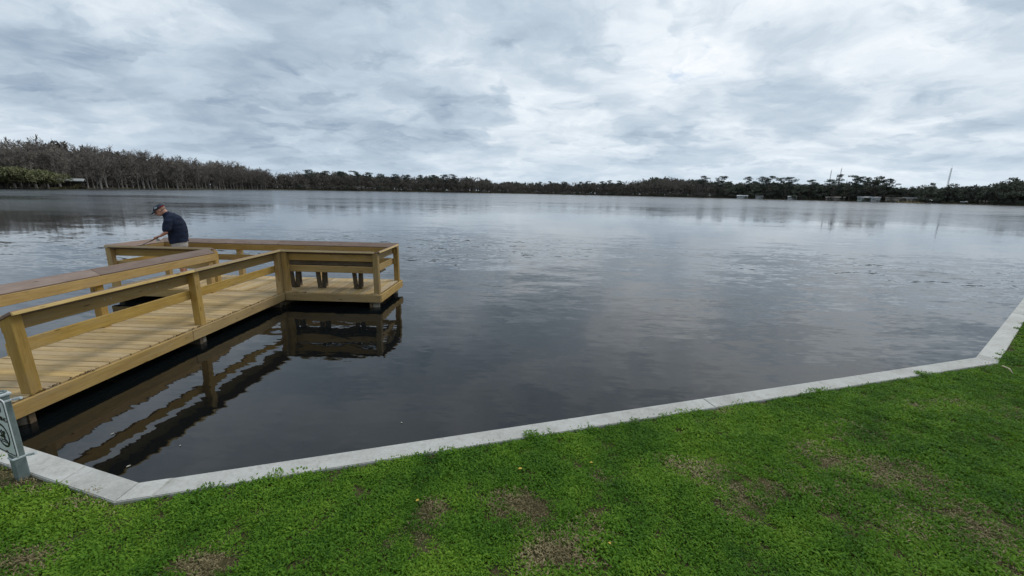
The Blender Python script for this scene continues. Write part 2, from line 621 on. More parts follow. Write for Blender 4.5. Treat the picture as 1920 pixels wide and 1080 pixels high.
# joists and cross beams under the boards
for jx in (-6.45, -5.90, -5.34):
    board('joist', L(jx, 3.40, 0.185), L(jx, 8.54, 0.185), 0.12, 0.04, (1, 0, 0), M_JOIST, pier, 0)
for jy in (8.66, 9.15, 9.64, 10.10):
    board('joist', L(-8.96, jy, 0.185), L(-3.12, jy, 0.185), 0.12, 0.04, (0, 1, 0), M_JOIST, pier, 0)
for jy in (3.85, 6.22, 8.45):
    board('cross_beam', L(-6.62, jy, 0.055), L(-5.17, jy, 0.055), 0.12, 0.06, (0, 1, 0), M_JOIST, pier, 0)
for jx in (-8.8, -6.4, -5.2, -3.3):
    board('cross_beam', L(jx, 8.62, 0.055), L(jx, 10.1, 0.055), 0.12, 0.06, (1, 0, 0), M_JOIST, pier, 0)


def pile(x, y, r=0.085):
    pts, rr = [], []
    for k in range(9):
        z = -1.3 + 1.42 * k / 8
        pts.append(Vector((x - PO.x + random.uniform(-0.006, 0.006), y - PO.y + random.uniform(-0.006, 0.006), z)))
        rr.append(r * random.uniform(0.92, 1.06))
    v, f = tube_np(pts, rr, 9)
    link('piling', mesh_from('piling', v, f, True), M_PILE, pier)


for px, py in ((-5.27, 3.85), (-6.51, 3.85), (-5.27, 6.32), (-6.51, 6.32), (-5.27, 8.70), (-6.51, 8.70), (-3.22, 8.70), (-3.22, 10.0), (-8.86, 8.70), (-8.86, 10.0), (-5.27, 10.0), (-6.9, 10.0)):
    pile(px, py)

# railings
SL = math.tan(rad(27))
PT = 0.112


def rail_post(x, y, inward, z0=0.14, lean=(0, 0)):
    """post whose top is cut to the slope of the cap; inward points over the deck"""
    iv = Vector(inward)

    def slope(bm):
        for v in bm.verts:
            if v.co.z > 0:
                off = v.co.x * iv.x + v.co.y * iv.y
                v.co.z = 1.132 - z0 - (1.132 - z0) / 2 - off * SL
                v.co.x += lean[0]
                v.co.y += lean[1]
    h = 1.132 - z0
    me = box_mesh('rail_post', PT, PT, h, 0, slope)
    bm = bmesh.new()
    bm.from_mesh(me)
    bmesh.ops.bevel(bm, geom=bm.edges[:], offset=0.006, segments=1, affect='EDGES')
    # run the grain along the post: local X must be the long axis
    R = Matrix.Rotation(rad(90), 4, 'Y')
    for v in bm.verts:
        v.co = R @ v.co
    bm.to_mesh(me)
    bm.free()
    o = link('rail_post', me, M_RAIL, pier)
    o.matrix_local = Matrix.Translation(Vector(L(x, y, z0 + h / 2))) @ R.inverted()
    return o


def rail_run(p0, p1, inward, c0=0.0, c1=0.0, b0=0.0, b1=0.0):
    """cap, upper and lower boards along the posts' centre line; c/b lengthen cap and boards at the ends"""
    p0, p1 = Vector(p0), Vector(p1)
    d = (p1 - p0).normalized()
    iv = Vector(inward)
    a, e = p0 - d * c0, p1 + d * c1
    nz = Vector((iv.x * math.sin(rad(27)), iv.y * math.sin(rad(27)), math.cos(rad(27))))
    Ln = (e - a).length
    k = max(1, round(Ln / 3.1))
    for i in range(k):
        q0 = a + (e - a) * (i / k) + d * (0.002 if i else 0)
        q1 = a + (e - a) * ((i + 1) / k) - d * (0.002 if i < k - 1 else 0)
        cx = iv * 0.004
        board('handrail_cap', L(q0.x + cx.x, q0.y + cx.y, 1.158), L(q1.x + cx.x, q1.y + cx.y, 1.158), 0.185, 0.030, nz, M_CAP, pier, 0.004)
        # painted edge board just under the outer lip
        ox = -iv * 0.088
        board('cap_trim', L(q0.x + ox.x, q0.y + ox.y, 1.186), L(q1.x + ox.x, q1.y + ox.y, 1.186), 0.036, 0.020, (-iv.x, -iv.y, 0.3), M_TRIM, pier, 0.003)
    s, t = p0 - d * b0, p1 + d * b1
    ix = iv * (PT / 2 + 0.0205)
    for nm, zc, w in (('upper_rail', 1.040, 0.140), ('lower_rail', 0.790, 0.140)):
        board(nm, L(s.x + ix.x, s.y + ix.y, zc), L(t.x + ix.x, t.y + ix.y, zc + random.uniform(-0.004, 0.004)), w, 0.038, (*iv, 0), M_RAIL, pier, 0.005)


M_TRIM = wood('trim_wood', (0.42, 0.29, 0.115), (0.58, 0.43, 0.20), (0.18, 0.12, 0.06), 0.4)
NX, FX = -5.235, -6.555          # the walkway's two railing lines
# right railing of the walkway
for py, ln in ((3.955, (-0.026, -0.01)), (6.33, (-0.008, 0)), (8.60, (0, 0))):
    rail_post(NX, py, (-1, 0), lean=ln)
rail_run((NX, 3.895), (NX, 8.60), (-1, 0), c0=0.02, c1=0.04, b0=0.0, b1=0.0)
# left railing of the walkway
for py in (3.75, 6.05, 8.36):
    rail_post(FX, py, (1, 0))
rail_run((FX, 3.75), (FX, 8.36), (1, 0), c0=0.1, c1=0.12, b0=0.1, b1=0.12)
# end platform
NY, FY, RX, LX = 8.675, 10.06, -3.165, -8.93
for q, iv in (((NX + 0.115, NY), (0, 1)), ((RX, NY), (0, 1)), ((RX, FY), (0, -1)), ((LX, FY), (0, -1)), ((LX, NY), (0, 1)), ((FX - 0.1, NY), (0, 1)), ((-5.1, FY), (0, -1)), ((-7.05, FY), (0, -1))):
    rail_post(q[0], q[1], iv)
rail_run((NX + 0.115, NY), (RX, NY), (0, 1), c0=0.05, c1=0.0, b0=0.0, b1=0.0)
rail_run((LX, NY), (FX - 0.1, NY), (0, 1), c0=0.03, c1=0.02)
rail_run((LX, FY), (RX, FY), (0, -1), c0=0.06, c1=0.05)
rail_run((RX, NY + 0.02), (RX, FY - 0.02), (-1, 0), c0=0.03, c1=-0.06, b0=-0.08, b1=-0.08)
rail_run((LX, NY + 0.02), (LX, FY - 0.02), (1, 0), c0=0.03, c1=-0.06, b0=-0.08, b1=-0.08)

# leaf litter caught in the gap beside the deck edge
lit = []
random.seed(3)


def litter_at(x, y, z, s):
    a = random.uniform(0, 6.28)
    u = Vector((math.cos(a), math.sin(a), random.uniform(-0.4, 0.4))) * s
    w = Vector((-math.sin(a), math.cos(a), random.uniform(-0.5, 0.5))) * s * 0.45
    c = Vector((x, y, z))
    lit.append(([c - u, c + w, c + u, c - w], [(0, 1, 2, 3)]))


for k in range(420):
    yy = random.uniform(3.5, 8.5)
    if mnoise.noise(Vector((yy * 1.9, 0.3, 0))) > -0.12:
        litter_at(random.gauss(-5.172, 0.009), yy, random.uniform(0.288, 0.308), random.uniform(0.006, 0.02))
for k in range(160):
    xx = random.uniform(-5.1, -3.1)
    if mnoise.noise(Vector((xx * 2.3, 4.3, 0))) > 0.0:
        litter_at(xx, random.gauss(8.597, 0.008), random.uniform(0.288, 0.306), random.uniform(0.006, 0.018))
v, f = join_vf(lit)
o = link('leaf_litter', mesh_from('leaf_litter', v, f), flat('litter', (0.06, 0.04, 0.02), 0.9, 0.1, 0.5, 40))
tag(o, 'dark leaf litter caught along the edges of the pier deck', 'leaf litter', kind='stuff')

# ------------------------------------------------------------------ bench on the platform
bench = empty('bench', (-4.25, 9.02, DK + 0.004))
tag(bench, 'dark brown slatted bench behind the rail on the right of the pier end', 'bench')
BL = 2.02
for i in range(3):
    board('seat_slat', (-BL / 2, 0.02 + i * 0.115, 0.405), (BL / 2 + 0.06, 0.02 + i * 0.115, 0.405), 0.105, 0.036, (0, 0, 1), M_BENCH, bench, 0.004)
for i, zz in enumerate((0.475, 0.605, 0.735)):
    board('back_slat', (-BL / 2, -0.075 - 0.025 * i, zz), (BL / 2, -0.075 - 0.025 * i, zz), 0.127, 0.034, (0, -1, 0.2), M_BENCH, bench, 0.004)
for lx in (-0.90, -0.30, 0.52):
    for s in (-1, 1):
        board('leg', (lx + s * 0.045, 0.03, 0.0), (lx + s * 0.074, 0.03, 0.385), 0.088, 0.038, (0, -1, 0), M_BENCH, bench, 0.003)
    board('foot_rail', (lx, -0.03, 0.036), (lx, 0.27, 0.036), 0.06, 0.07, (0, 0, 1), M_BENCH, bench, 0.003)
    board('front_leg', (lx, 0.235, 0.072), (lx, 0.235, 0.385), 0.075, 0.038, (0, -1, 0), M_BENCH, bench, 0.003)
    board('back_upright', (lx, -0.035, 0.37), (lx, -0.115, 0.84), 0.07, 0.036, (0, -1, -0.1), M_BENCH, bench, 0.003)

# ------------------------------------------------------------------ sign on its post by the sea wall
SA = rad(20)
sx, sy = -3.765, 2.655
sg = lawn_z(sx, sy)
sign = empty('warning_sign', (sx, sy, sg), -SA)
tag(sign, 'white no-swimming sign on a grey-green post beside the seawall', 'sign')
h = 0.68
me = box_mesh('sign_post', 0.068, 0.068, h + 0.15, 0.006)
o = link('sign_post', me, M_POST, sign)
o.location = (0, 0, (h + 0.15) / 2 - 0.15)
me = box_mesh('post_cap', 0.086, 0.086, 0.022, 0.006)
o = link('post_cap', me, M_GALV, sign)
o.location = (0, 0, h + 0.012)
v, f = [], []
for k in range(20):
    a = 2 * math.pi * k / 20
    for r_, z_ in ((0.022, 0.0), (0.022, 0.008), (0.034, 0.008), (0.034, 0.0)):
        v.append((r_ * math.cos(a), r_ * math.sin(a), z_))
for k in range(20):
    for q in range(3):
        a0, a1 = k * 4 + q, ((k + 1) % 20) * 4 + q
        f.append((a0, a0 + 1, a1 + 1, a1))
o = link('cap_ring', mesh_from('cap_ring', v, f), M_POST, sign)
o.location = (0, 0, h + 0.023)
# strap clamp with its bolt
for zz in (0.185, 0.64):
    me = box_mesh('strap', 0.078, 0.078, 0.016, 0.003)
    o = link('strap', me, M_GALV, sign)
    o.location = (0, 0, zz)
    v, f = tube_np([(0.04, 0.045, 0), (0.085, 0.07, 0.012)], [0.011, 0.011], 8)
    bo = link('bolt', mesh_from('bolt', v, f), M_GALV, o)


def rounded_plate(w, hh, r, t, n=6):
    out = []
    for cx, cz, a0 in ((w / 2 - r, hh / 2 - r, 0), (-w / 2 + r, hh / 2 - r, 90), (-w / 2 + r, -hh / 2 + r, 180), (w / 2 - r, -hh / 2 + r, 270)):
        for k in range(n + 1):
            a = rad(a0 + 90 * k / n)
            out.append((cx + r * math.cos(a), cz + r * math.sin(a)))
    return out


def plate_mesh(name, outline, y0, y1):
    n = len(outline)
    v = [(p[0], y0, p[1]) for p in outline] + [(p[0], y1, p[1]) for p in outline]
    f = [tuple(range(n)), tuple(reversed(range(n, 2 * n)))]
    for k in range(n):
        f.append((k, n + k, n + (k + 1) % n, (k + 1) % n))
    me = mesh_from(name, v, f)
    bm = bmesh.new(); bm.from_mesh(me)
    bmesh.ops.recalc_face_normals(bm, faces=bm.faces[:])
    bm.to_mesh(me); bm.free()
    return me


def ring_mesh(name, outer, inner, y0, y1):
    n = len(outer)
    v = [(p[0], y0, p[1]) for p in outer] + [(p[0], y0, p[1]) for p in inner] + [(p[0], y1, p[1]) for p in outer] + [(p[0], y1, p[1]) for p in inner]
    f = []
    for k in range(n):
        j = (k + 1) % n
        f += [(k, j, n + j, n + k), (2 * n + k, 3 * n + k, 3 * n + j, 2 * n + j), (k, 2 * n + k, 2 * n + j, j), (n + k, n + j, 3 * n + j, 3 * n + k)]
    return mesh_from(name, v, f)


PW, PH = 0.305, 0.457
plate = link('sign_plate', plate_mesh('sign_plate', rounded_plate(PW, PH, 0.03, 0), -0.0025, 0.0025), M_PLATE, sign)
plate.location = (0.03, -0.043, 0.245 + PH / 2)
YF = -0.0045
o = link('border', ring_mesh('border', rounded_plate(PW - 0.022, PH - 0.022, 0.024, 0), rounded_plate(PW - 0.036, PH - 0.036, 0.018, 0), YF, -0.0026), M_BLACK, plate)
circ = [(0.095 * math.cos(2 * math.pi * k / 40), -0.075 + 0.095 * math.sin(2 * math.pi * k / 40)) for k in range(40)]
circ2 = [(0.080 * math.cos(2 * math.pi * k / 40), -0.075 + 0.080 * math.sin(2 * math.pi * k / 40)) for k in range(40)]
link('prohibition_ring', ring_mesh('prohibition_ring', circ, circ2, YF, -0.0026), M_BLACK, plate)


def bar2d(a, c, w):
    a, c = Vector(a), Vector(c)
    d = (c - a).normalized()
    n = Vector((-d.y, d.x)) * w / 2
    return [tuple(a - n), tuple(c - n), tuple(c + n), tuple(a + n)]


link('prohibition_bar', plate_mesh('prohibition_bar', bar2d((-0.058, -0.018), (0.058, -0.132), 0.013), YF - 0.0015, -0.0046), M_BLACK, plate)
disc = lambda cx, cz, r: [(cx + r * math.cos(2 * math.pi * k / 16), cz + r * math.sin(2 * math.pi * k / 16)) for k in range(16)]
link('swimmer_head', plate_mesh('swimmer_head', disc(0.030, -0.048, 0.015), YF, -0.0026), M_BLACK, plate)
link('swimmer_body', plate_mesh('swimmer_body', [(-0.055, -0.088), (0.010, -0.062), (-0.012, -0.040), (-0.002, -0.028), (0.024, -0.062), (0.040, -0.086), (0.01, -0.090), (-0.03, -0.098)], YF, -0.0026), M_BLACK, plate)
for wz in (-0.112, -0.128):
    wv = [(-0.05 + 0.01 * k, wz + 0.004 * math.sin(k * 1.6) + 0.0035) for k in range(11)]
    wv += [(-0.05 + 0.01 * k, wz + 0.004 * math.sin(k * 1.6) - 0.0035) for k in reversed(range(11))]
    link('water_line', plate_mesh('water_line', wv, YF, -0.0026), M_BLACK, plate)


def text_part(name, s, size, cx, cz, parent, mat):
    cu = bpy.data.curves.new(name, 'FONT')
    cu.body = s
    cu.size = size
    cu.align_x = 'CENTER'
    cu.extrude = 0.0008
    tmp = bpy.data.objects.new('tmp_text', cu)
    COL.objects.link(tmp)
    dg = bpy.context.evaluated_depsgraph_get()
    me = bpy.data.meshes.new_from_object(tmp.evaluated_get(dg))
    bpy.data.objects.remove(tmp)
    me.materials.clear()
    o = link(name, me, mat, parent)
    o.rotation_euler = (rad(90), 0, 0)
    o.location = (cx, -0.0036, cz)
    return o


text_part('lettering', 'NO', 0.105, 0.0, 0.115, plate, M_BLACK)
text_part('lettering', 'SWIMMING', 0.050, 0.0, 0.052, plate, M_BLACK)
for bz in (0.205, -0.205):
    v, f = tube_np([(0, -0.003, bz), (0, -0.009, bz)], [0.008, 0.008], 8)
    link('bolt', mesh_from('bolt', v, f), M_RUST, plate)

# ------------------------------------------------------------------ the person fishing


def loft(pts, side=(0, 1, 0), n=14, hem=False):
    """pts: (pos, half width along side, half depth); closed with rounded ends"""
    P_ = [(Vector(p), a, c) for p, a, c in pts]
    d0 = (P_[0][0] - P_[1][0]).normalized()
    d1 = (P_[-1][0] - P_[-2][0]).normalized()
    r0, r1 = min(P_[0][1], P_[0][2]), min(P_[-1][1], P_[-1][2])
    head = [] if hem else [(P_[0][0] + d0 * r0 * 0.75, P_[0][1] * 0.35, P_[0][2] * 0.35), (P_[0][0] + d0 * r0 * 0.45, P_[0][1] * 0.78, P_[0][2] * 0.78)]
    P_ = head + P_ + [(P_[-1][0] + d1 * r1 * 0.45, P_[-1][1] * 0.78, P_[-1][2] * 0.78), (P_[-1][0] + d1 * r1 * 0.75, P_[-1][1] * 0.35, P_[-1][2] * 0.35)]
    v, f = [], []
    for i, (p, a, c) in enumerate(P_):
        t = (P_[min(i + 1, len(P_) - 1)][0] - P_[max(i - 1, 0)][0]).normalized()
        s = Vector(side)
        s = (s - t * s.dot(t)).normalized()
        u = t.cross(s)
        for k in range(n):
            an = 2 * math.pi * k / n
            v.append(p + s * (a * math.cos(an)) + u * (c * math.sin(an)))
    for i in range(len(P_) - 1):
        for k in range(n):
            k2 = (k + 1) % n
            f.append((i * n + k, i * n + k2, (i + 1) * n + k2, (i + 1) * n + k))
    f.append(tuple(reversed(range(n))))
    f.append(tuple(range((len(P_) - 1) * n, len(P_) * n)))
    return v, f


def ellipsoid(c, r, rot=None, nu=14, nv=10):
    v, f = [], []
    R = rot or Matrix.Identity(3)
    c = Vector(c)
    for j in range(nv + 1):
        th = math.pi * j / nv
        for k in range(nu):
            ph = 2 * math.pi * k / nu
            v.append(c + R @ Vector((r[0] * math.sin(th) * math.cos(ph), r[1] * math.sin(th) * math.sin(ph), r[2] * math.cos(th))))
    for j in range(nv):
        for k in range(nu):
            k2 = (k + 1) % nu
            f.append((j * nu + k, (j + 1) * nu + k, (j + 1) * nu + k2, j * nu + k2))
    return v, f


def fuse(name, parts, voxel, mat, parent, smooth_it=2):
    """join overlapping pieces into one continuous surface"""
    v, f = join_vf(parts)
    me = mesh_from(name, v, f)
    bm = bmesh.new(); bm.from_mesh(me)
    bmesh.ops.remove_doubles(bm, verts=bm.verts[:], dist=1e-5)
    bmesh.ops.recalc_face_normals(bm, faces=bm.faces[:])
    bm.to_mesh(me); bm.free()
    tmp = bpy.data.objects.new('tmp_fuse', me)
    COL.objects.link(tmp)
    md = tmp.modifiers.new('r', 'REMESH')
    md.mode = 'VOXEL'
    md.voxel_size = voxel
    if smooth_it:
        ms = tmp.modifiers.new('s', 'SMOOTH')
        ms.iterations = smooth_it
        ms.factor = 0.5
    dg = bpy.context.evaluated_depsgraph_get()
    out = bpy.data.meshes.new_from_object(tmp.evaluated_get(dg))
    bpy.data.objects.remove(tmp)
    out.name = name
    out.materials.clear()
    out.shade_smooth()
    return link(name, out, mat, parent)


MAN_AT = Vector((-8.06, 9.47, DK + 0.004))
MAN_RZ = math.atan2(-0.52, -0.86)
man = empty('person', MAN_AT, MAN_RZ)
tag(man, 'person in navy shirt and dark cap bending over a fishing rod on the pier', 'person')
HT = Matrix.Rotation(rad(38), 3, 'Y')          # the head is bowed
HC = Vector((0.405, 0, 1.615))


def hd(x, y, z):
    return HC + HT @ Vector((x, y, z))


def limb_arm(s):
    sh = Vector((0.205, s * 0.185, 1.435)); el = Vector((0.195, s * 0.275, 1.150)); wr = Vector((0.325, s * 0.085, 1.045))
    return sh, el, wr


def hand(wr, fwd, s, grip):
    """palm, four curled fingers and a thumb closed on the rod"""
    fwd = fwd.normalized()
    upv = Vector((0, 0, 1))
    side = fwd.cross(upv).normalized() * (1 if s > 0 else -1)
    nrm = side.cross(fwd).normalized()
    if nrm.z < 0:
        nrm = -nrm
    parts = [loft([(wr - fwd * 0.01, 0.026, 0.02), (wr + fwd * 0.04, 0.038, 0.017), (wr + fwd * 0.085, 0.040, 0.015)], side, 10)]
    for i, (o_, ln) in enumerate(((-0.030, 0.9), (-0.010, 1.05), (0.010, 1.0), (0.029, 0.8))):
        b0 = wr + fwd * 0.08 + side * o_
        b1 = b0 + (fwd * 0.034 - nrm * 0.008) * ln
        b2 = b1 + (fwd * 0.004 - nrm * 0.028) * ln
        b3 = b2 + (-fwd * 0.022 - nrm * 0.006) * ln
        parts.append(loft([(b0, 0.0095, 0.0095), (b1, 0.009, 0.009), (b2, 0.0085, 0.0085), (b3, 0.0075, 0.0075)], side, 8))
    t0 = wr + fwd * 0.025 - side * 0.034
    t1 = t0 + fwd * 0.03 - side * 0.018 - nrm * 0.014
    t2 = t1 + fwd * 0.03 + side * 0.006 - nrm * 0.014
    parts.append(loft([(t0, 0.012, 0.012), (t1, 0.0105, 0.0105), (t2, 0.009, 0.009)], side, 8))
    return parts


body = []
# trunk, neck, head
body.append(loft([((-0.01, 0, 0.86), 0.155, 0.115), ((0.0, 0, 0.98), 0.165, 0.125), ((0.03, 0, 1.12), 0.155, 0.125), ((0.10, 0, 1.27), 0.165, 0.13), ((0.185, 0, 1.41), 0.17, 0.12), ((0.245, 0, 1.49), 0.11, 0.085)], n=18))
body.append(loft([((0.225, 0, 1.46), 0.075, 0.07), ((0.29, 0, 1.545), 0.062, 0.062), ((0.345, 0, 1.60), 0.058, 0.06)], n=14))
body.append(ellipsoid(hd(-0.012, 0, 0.025), (0.096, 0.077, 0.100), HT))
body.append(ellipsoid(hd(0.028, 0, -0.045), (0.066, 0.060, 0.078), HT))
body.append(loft([(hd(0.088, 0, 0.005), 0.010, 0.010), (hd(0.108, 0, -0.025), 0.016, 0.014)], n=8))           # nose
body.append(loft([(hd(0.080, -0.022, -0.062), 0.007, 0.007), (hd(0.086, 0, -0.060), 0.009, 0.008), (hd(0.080, 0.022, -0.062), 0.007, 0.007)], (0, 0, 1), n=8))  # lips
body.append(loft([(hd(0.066, -0.04, 0.018), 0.009, 0.009), (hd(0.086, 0, 0.022), 0.009, 0.009), (hd(0.066, 0.04, 0.018), 0.009, 0.009)], (0, 0, 1), n=8))  # brow
for s in (-1, 1):
    body.append(ellipsoid(hd(-0.008, s * 0.078, -0.008), (0.020, 0.010, 0.032), HT, 10, 8))                    # ears
ARM = {}
for s in (-1, 1):
    sh, el, wr = limb_arm(s)
    body.append(loft([(sh, 0.056, 0.056), (sh.lerp(el, 0.5), 0.048, 0.048), (el, 0.040, 0.040)], (1, 0, 0), 12))
    body.append(loft([(el, 0.040, 0.040), (el.lerp(wr, 0.35), 0.043, 0.040), (wr, 0.027, 0.023)], (0, 0, 1), 12))
    fwd = Vector((0.93, -s * 0.34, -0.18)).normalized()
    body.extend(hand(wr, fwd, s, None))
    ARM[s] = (sh, el, wr, fwd)
    hp, kn, an = Vector((0, s * 0.095, 0.90)), Vector((0.03, s * 0.115, 0.49)), Vector((-0.025, s * 0.125, 0.085))
    body.append(loft([(hp, 0.088, 0.09), (hp.lerp(kn, 0.5), 0.073, 0.076), (kn, 0.055, 0.056)], n=14))
    body.append(loft([(kn, 0.055, 0.056), (kn.lerp(an, 0.3) + Vector((-0.012, 0, 0)), 0.056, 0.058), (an, 0.036, 0.038)], n=14))
    body.append(loft([(an + Vector((-0.03, 0, -0.035)), 0.034, 0.03), (an + Vector((0.08, 0, -0.05)), 0.040, 0.026), (an + Vector((0.15, 0, -0.058)), 0.038, 0.02)], n=10))
fuse('body', body, 0.0075, M_SKIN, man, 3)
# eyes
for s in (-1, 1):
    v, f = ellipsoid(hd(0.073, s * 0.030, 0.000), (0.010, 0.010, 0.007), HT, 8, 6)
    link('eye', mesh_from('eye', v, f, True), M_DARK, man)
# hair at the back and sides below the cap
v, f = ellipsoid(hd(-0.03, 0, 0.012), (0.085, 0.0805, 0.07), HT, 16, 10)
link('hair', mesh_from('hair', v, f, True), flat('hair_stubble', (0.33, 0.20, 0.15), 0.8, 0.2, 0.3, 60), man)
# shirt
shirt = [loft([((-0.012, 0, 0.885), 0.216, 0.184), ((0.0, 0, 0.96), 0.212, 0.184), ((0.025, 0, 1.12), 0.212, 0.188), ((0.085, 0, 1.27), 0.222, 0.190), ((0.165, 0, 1.405), 0.225, 0.165), ((0.225, 0, 1.475), 0.175, 0.120), ((0.268, 0, 1.51), 0.088, 0.082)], n=22, hem=True)]
shirt[0] = (shirt[0][0], shirt[0][1])
for s in (-1, 1):
    sh, el, wr, fwd = ARM[s]
    shirt.append(loft([(sh + Vector((-0.01, -s * 0.05, 0.012)), 0.085, 0.085), (sh.lerp(el, 0.25), 0.088, 0.086), (sh.lerp(el, 0.82), 0.088, 0.078)], (1, 0, 0), 14))
so_ = fuse('shirt', shirt, 0.011, M_SHIRT, man, 4)
mm = so_.data
for vv in mm.vertices:                              # cloth folds
    p = vv.co
    k = mnoise.noise(Vector((p.x * 9, p.y * 9, p.z * 14)))
    vv.co = p + vv.normal * 0.011 * k
mm.update()
v, f = loft([((0.258, 0, 1.50), 0.088, 0.080), ((0.288, 0, 1.540), 0.077, 0.074)], n=16)
link('collar', mesh_from('collar', v, f, True), M_SHIRT, man)
# shorts
sho = [loft([((-0.01, 0, 0.80), 0.196, 0.160), ((-0.008, 0, 0.86), 0.198, 0.162), ((0.0, 0, 0.95), 0.185, 0.150)], n=18)]
for s in (-1, 1):
    hp, kn = Vector((0, s * 0.095, 0.90)), Vector((0.03, s * 0.115, 0.49))
    sho.append(loft([(hp, 0.108, 0.115), (hp.lerp(kn, 0.5), 0.100, 0.105), (hp.lerp(kn, 0.92), 0.092, 0.098)], n=16))
fuse('shorts', sho, 0.012, M_SHORT, man, 3)
# shoes
for s in (-1, 1):
    an = Vector((-0.025, s * 0.125, 0.085))
    sh_ = [loft([(an + Vector((-0.045, 0, -0.032)), 0.043, 0.045), (an + Vector((0.04, 0, -0.036)), 0.046, 0.042), (an + Vector((0.15, 0, -0.05)), 0.047, 0.031), (an + Vector((0.19, 0, -0.055)), 0.04, 0.024)], n=12)]
    fuse('shoe', sh_, 0.009, M_SHOE, man, 2)
# cap: crown shell, brim, red back panel and a pale badge
v, f = [], []
NU = 28
for j in range(8):
    th = (math.pi / 2) * j / 7
    for k in range(NU):
        ph = 2 * math.pi * k / NU
        r = math.cos(th) ** 0.8 if j < 7 else 0.0
        v.append(hd(-0.012 + 0.110 * r * math.cos(ph), 0.090 * r * math.sin(ph), 0.038 + 0.098 * math.sin(th)))
for j in range(7):
    for k in range(NU):
        k2 = (k + 1) % NU
        f.append((j * NU + k, j * NU + k2, (j + 1) * NU + k2, (j + 1) * NU + k))
me = mesh_from('cap_crown', v, f, True)
crown = link('cap', me, M_CAPD, man)
me.materials.append(M_RED)
for p in me.polygons:                               # rear lower panels are red
    c = HT.inverted() @ (Vector(p.center) - HC)
    if c.x < -0.03 and c.z < 0.062:
        p.material_index = 1
md = crown.modifiers.new('s', 'SOLIDIFY'); md.thickness = 0.004
v, f = [], []
for j in range(5):
    for k in range(13):
        a = rad(-62 + 124 * k / 12)
        ext = 0.078 * math.cos(a * 0.9) * j / 4
        r = 1.0
        v.append(hd(-0.012 + 0.108 * math.cos(a) + ext, 0.089 * math.sin(a), 0.040 - 0.025 * (j / 4) ** 2 - 0.010 * (math.sin(a) ** 2) * j / 4))
for j in range(4):
    for k in range(12):
        a0 = j * 13 + k
        f.append((a0, a0 + 1, a0 + 14, a0 + 13))
brim = link('cap_brim', mesh_from('cap_brim', v, f, True), M_CAPD, crown)
md = brim.modifiers.new('s', 'SOLIDIFY'); md.thickness = 0.004
v, f = ellipsoid(hd(0.018, 0.083, 0.086), (0.030, 0.008, 0.024), HT, 12, 8)
link('cap_badge', mesh_from('cap_badge', v, f, True), M_GREYCL, crown)

# settle the stance: the trunk leans less, the head stays bowed
for ch in list(man.children) + [g for c_ in man.children for g in c_.children]:
    if ch.type == 'MESH':
        for vv in ch.data.vertices:
            vv.co.x -= 0.23 * max(0.0, vv.co.z - 0.95)
        ch.data.update()

# fishing rod, held in both hands, pointing down over the end rail
mw = Matrix.Translation(MAN_AT) @ Matrix.Rotation(MAN_RZ, 4, 'Z')
g0 = mw @ Vector((0.372, 0.015, 1.005))
tip_dir = (mw.to_3x3() @ Vector((0.83, 0.05, -0.44))).normalized()
rod = empty('fishing_rod', g0)
tag(rod, 'thin dark fishing rod held by the person, pointing down over the rail', 'fishing rod')
dv = tip_dir


def rod_piece(name, a, e, r0, r1, mat, n=8, parent=rod):
    v, f = tube_np([dv * a, dv * ((a + e) / 2), dv * e], [r0, (r0 + r1) / 2, r1], n)
    return link(name, mesh_from(name, v, f, True), mat, parent)


rod_piece('handle', -0.22, 0.16, 0.013, 0.012, M_ROD)
rod_piece('butt_grip', -0.27, -0.221, 0.016, 0.016, M_CORK)
bl_ = rod_piece('blank', 0.161, 0.72, 0.0075, 0.005, M_ROD)
for q in (0.25, 0.42, 0.58, 0.70):
    v, f = tube_np([dv * q - Vector((0, 0, 0.012)), dv * q - Vector((0, 0, 0.026))], [0.002, 0.008], 6)
    link('line_guide', mesh_from('line_guide', v, f), M_GALV, bl_)
v, f = join_vf([tube_np([Vector((0, -0.022, -0.055)), Vector((0, 0.022, -0.055))], [0.028, 0.028], 12), tube_np([Vector((0, 0, -0.01)), Vector((0, 0, -0.045))], [0.008, 0.008], 6)])
reel = link('reel', mesh_from('reel', v, f), M_GALV, rod)
v, f = join_vf([tube_np([Vector((0, 0.022, -0.055)), Vector((0.03, 0.034, -0.075))], [0.004, 0.004], 6), tube_np([Vector((0.03, 0.034, -0.075)), Vector((0.03, 0.058, -0.075))], [0.008, 0.008], 6)])
link('reel_crank', mesh_from('reel_crank', v, f), M_ROD, reel)

# ------------------------------------------------------------------ far shore


def interp(x, tab):
    for (a, p), (c, q) in zip(tab, tab[1:]):
        if a <= x <= c:
            return p + (q - p) * (x - a) / (c - a)
    return tab[0][1] if x < tab[0][0] else tab[-1][1]


# distance of the opposite bank and height of its trees, by bearing (bearing given as frame column)
BANK = [(-420, 95), (-200, 128), (0, 168), (110, 186), (190, 214), (330, 280), (480, 395), (740, 527), (1000, 640), (1200, 560), (1350, 480), (1500, 410), (1700, 330), (1920, 265), (2150, 212), (2500, 150)]
TOPS = [(-400, 252), (0, 258), (60, 260), (100, 259), (140, 269), (200, 273), (235, 284), (260, 280), (310, 290), (330, 290), (380, 300), (430, 302), (470, 311), (520, 320), (560, 321), (640, 321), (700, 326), (760, 328), (860, 330), (905, 333), (930, 339), (1000, 341), (1100, 341), (1170, 340), (1200, 334), (1240, 331), (1300, 336), (1330, 338), (1430, 340), (1520, 342), (1600, 340), (1690, 349), (1760, 347), (1800, 348), (1860, 343), (1885, 338), (1920, 334), (2300, 320)]


